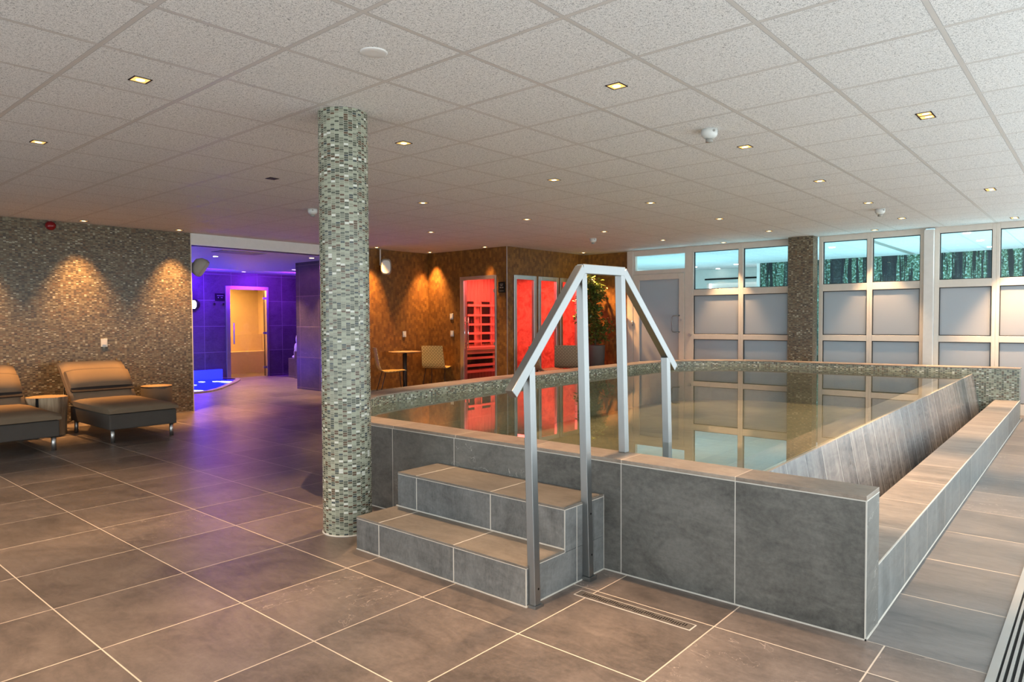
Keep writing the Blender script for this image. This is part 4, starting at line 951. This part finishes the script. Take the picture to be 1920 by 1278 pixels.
# ============================================================ CHAIRS, TABLE
def make_chair(mt_):
    t = thing('woven_chair', '', 'chair', (0, 0, 0))
    prof = [(0.235, 0.455), (0.22, 0.462), (0.10, 0.452), (0.0, 0.444), (-0.10, 0.440), (-0.155, 0.447), (-0.195, 0.475), (-0.218, 0.53), (-0.235, 0.62), (-0.252, 0.72), (-0.268, 0.82), (-0.274, 0.855)]
    m = MB(); w0 = 0.225; th = 0.012; v_ = 0
    for i in range(len(prof)-1):
        (y0, z0), (y1, z1) = prof[i], prof[i+1]; L = math.hypot(y1-y0, z1-z0); nx, nz = (z1-z0)/L*th, -(y1-y0)/L*th
        wa = w0-0.02*max(0, (z0-0.5)/0.35); wb = w0-0.02*max(0, (z1-0.5)/0.35)
        m.face([(-wa, y0, z0), (wa, y0, z0), (wb, y1, z1), (-wb, y1, z1)], [(-wa, v_), (wa, v_), (wb, v_+L), (-wb, v_+L)], smooth=True)
        m.face([(-wb, y1-nx, z1-nz), (wb, y1-nx, z1-nz), (wa, y0-nx, z0-nz), (-wa, y0-nx, z0-nz)], [(-wb, v_+L), (wb, v_+L), (wa, v_), (-wa, v_)])
        for s_ in (-1, 1): m.face([(s_*wa, y0, z0), (s_*wb, y1, z1), (s_*wb, y1-nx, z1-nz), (s_*wa, y0-nx, z0-nz)])
        v_ += L
    m.build('woven_shell', mt_, t)
    for sx in (-1, 1):
        MB().tube([(sx*0.19, 0.19, 0.445), (sx*0.225, 0.235, 0.0)], 0.008, 8).build('leg', 'iron', t)
        MB().tube([(sx*0.19, -0.12, 0.43), (sx*0.225, -0.235, 0.0)], 0.008, 8).build('leg', 'iron', t)
    MB().tube([(-0.19, 0.19, 0.44), (-0.19, -0.12, 0.43), (0.19, -0.12, 0.43), (0.19, 0.19, 0.44), (-0.19, 0.19, 0.44)], 0.007, 6).build('seat_frame', 'iron', t)
    return t
def rz_for(dx, dy): return math.atan2(-dx, dy)      # local +y faces (dx,dy)
ca = make_chair('weave_y'); ca.location = (-9.62, 7.86, 0); ca.rotation_euler = (0, 0, rz_for(0.488, 0.872)); ca['label'] = 'straw yellow woven chair left of the round table, seen from its side'; ca['group'] = 'straw woven chairs at the round table'
dup(ca, (-9.60, 8.97, 0), rz_for(-0.434, 0.90), 'straw yellow woven chair right of the round table, its back to us')
cg = make_chair('weave_g'); cg.location = (-7.56, 9.72, 0); cg.rotation_euler = (0, 0, rz_for(0.488, 0.872)); cg['label'] = 'grey brown woven chair before the cabin windows, left of the pair'; cg['group'] = 'grey woven chairs by the cabin windows'
dup(cg, (-7.66, 10.50, 0), rz_for(-0.434, 0.90), 'grey brown woven chair before the cabin windows, right one with back to us')
t = thing('bistro_table', 'round pale bistro table on a black column between the straw chairs', 'table', (-9.72, 8.27, 0))
MB().lathe([(0, 0.745), (0.28, 0.745), (0.30, 0.755), (0.30, 0.762), (0, 0.765)], -9.72, 8.27, 36).build('table_top', MT['weave_y'] if False else 'logtop', t)
MB().cyl(-9.72, 8.27, 0.01, 0.745, 0.04, 16).build('column', 'iron', t); MB().cyl(-9.72, 8.27, 0, 0.012, 0.22, 28).build('foot', 'iron', t)
t = thing('low_bistro_table', 'small dark table behind the grey woven chairs', 'table', (-7.62, 10.05, 0))

# ============================================================ POTTED TREE
COL.objects.unlink(t); D.objects.remove(t)
MT['pot'] = plain('mottled dark zinc', (0.10, 0.09, 0.085), 0.55)
px, py = -7.52, 11.18
t = thing('potted_tree', 'tall potted ficus-like tree in a dark cylinder pot by the glazed door', 'plant', (px, py, 0))
MB().lathe([(0, 0), (0.155, 0), (0.19, 0.82), (0.19, 0.83), (0.175, 0.83), (0.17, 0.78), (0, 0.78)], px, py, 28).build('pot', 'pot', t)
m = MB(); br = [[(px, py, 0.75), (px+0.01, py, 1.2), (px-0.02, py, 1.7), (px-0.03, py, 2.1)]]
rnd = random.Random(3)
for i in range(26):
    z = 0.92+1.15*i/26; a = rnd.uniform(0, 2*PI); L = rnd.uniform(0.22, 0.42)*(1.0 if z < 1.7 else 0.6)
    br.append([(px, py, z-0.08), (px+0.4*L*math.cos(a), py+0.4*L*math.sin(a), z+0.02), (px+L*math.cos(a), min(py+L*math.sin(a), 11.5), z+0.12)])
m.tube(br[0], [0.02, 0.016, 0.010, 0.004], 8)
for b in br[1:]: m.tube(b, [0.006, 0.004, 0.002], 5)
MT['bark'] = plain('grey brown bark', (0.10, 0.07, 0.04), 0.8)
m.build('trunk', 'bark', t)
m = MB()
for i in range(2700):
    b = br[rnd.randrange(len(br))]; k = rnd.uniform(0.25, 1.0)*(len(b)-1); j = min(int(k), len(b)-2); p = Vector(b[j]).lerp(Vector(b[j+1]), k-j)
    p += Vector((rnd.gauss(0, 0.055), rnd.gauss(0, 0.055), rnd.gauss(0, 0.06)))
    p.y = min(p.y, 11.56)
    if p.z < 0.86: p.z = 0.86+rnd.random()*0.1
    a = rnd.uniform(0, 2*PI); tl = rnd.uniform(-0.9, 0.5); dr_ = Vector((math.cos(a)*math.cos(tl), math.sin(a)*math.cos(tl), math.sin(tl))); sd = dr_.cross(Vector((rnd.gauss(0, .4), rnd.gauss(0, .4), 1))).normalized(); l = rnd.uniform(0.045, 0.085); w = l*0.33
    up = sd.cross(dr_)*l*0.12
    q = [p, p+dr_*l*0.45+sd*w+up, p+dr_*l, p+dr_*l*0.45-sd*w+up]
    if max(v.y for v in q) > 11.59: continue
    m.face(q)
m.build('foliage', 'leaf', t)['kind'] = 'stuff'

# ============================================================ NEXT ROOM LAMPS
for i, (x, y) in enumerate(((-6.747, 16.0), (-7.85, 16.1), (-1.671, 12.594), (-1.663, 13.969), (-1.672, 15.364), (-3.854, 13.417), (-7.7, 17.1))):
    tag(MB().cyl(x, y, CH-0.012, CH-0.001, 0.05, 18).build('ceiling_spot', 'lampwhite'), ['white round ceiling spot in the next room near the forest print edge', 'white round ceiling spot in the next room left of the forest print', 'white round ceiling spot in the next room, nearest behind the fifth window bay', 'white round ceiling spot in the next room, middle behind the fifth window bay', 'white round ceiling spot in the next room, farthest behind the fifth window bay', 'dim white ceiling spot behind the upper pane right of the square pillar', 'warm ceiling spot lighting the white wall of the next room'][i], 'ceiling spot', 'round ceiling spots in the next room')
light('next_room_spot_beam', 'SPOT', (-7.7, 17.0, CH-0.03), 25, WARM, spot_size=1.7, spot_blend=0.8)
tag(MB().box(-3.1, -3.0, 12.0, 16.0, CH-0.006, CH-0.001).build('ceiling_diffuser', 'grey'), 'long grey slot diffuser in the next room ceiling', 'vent')
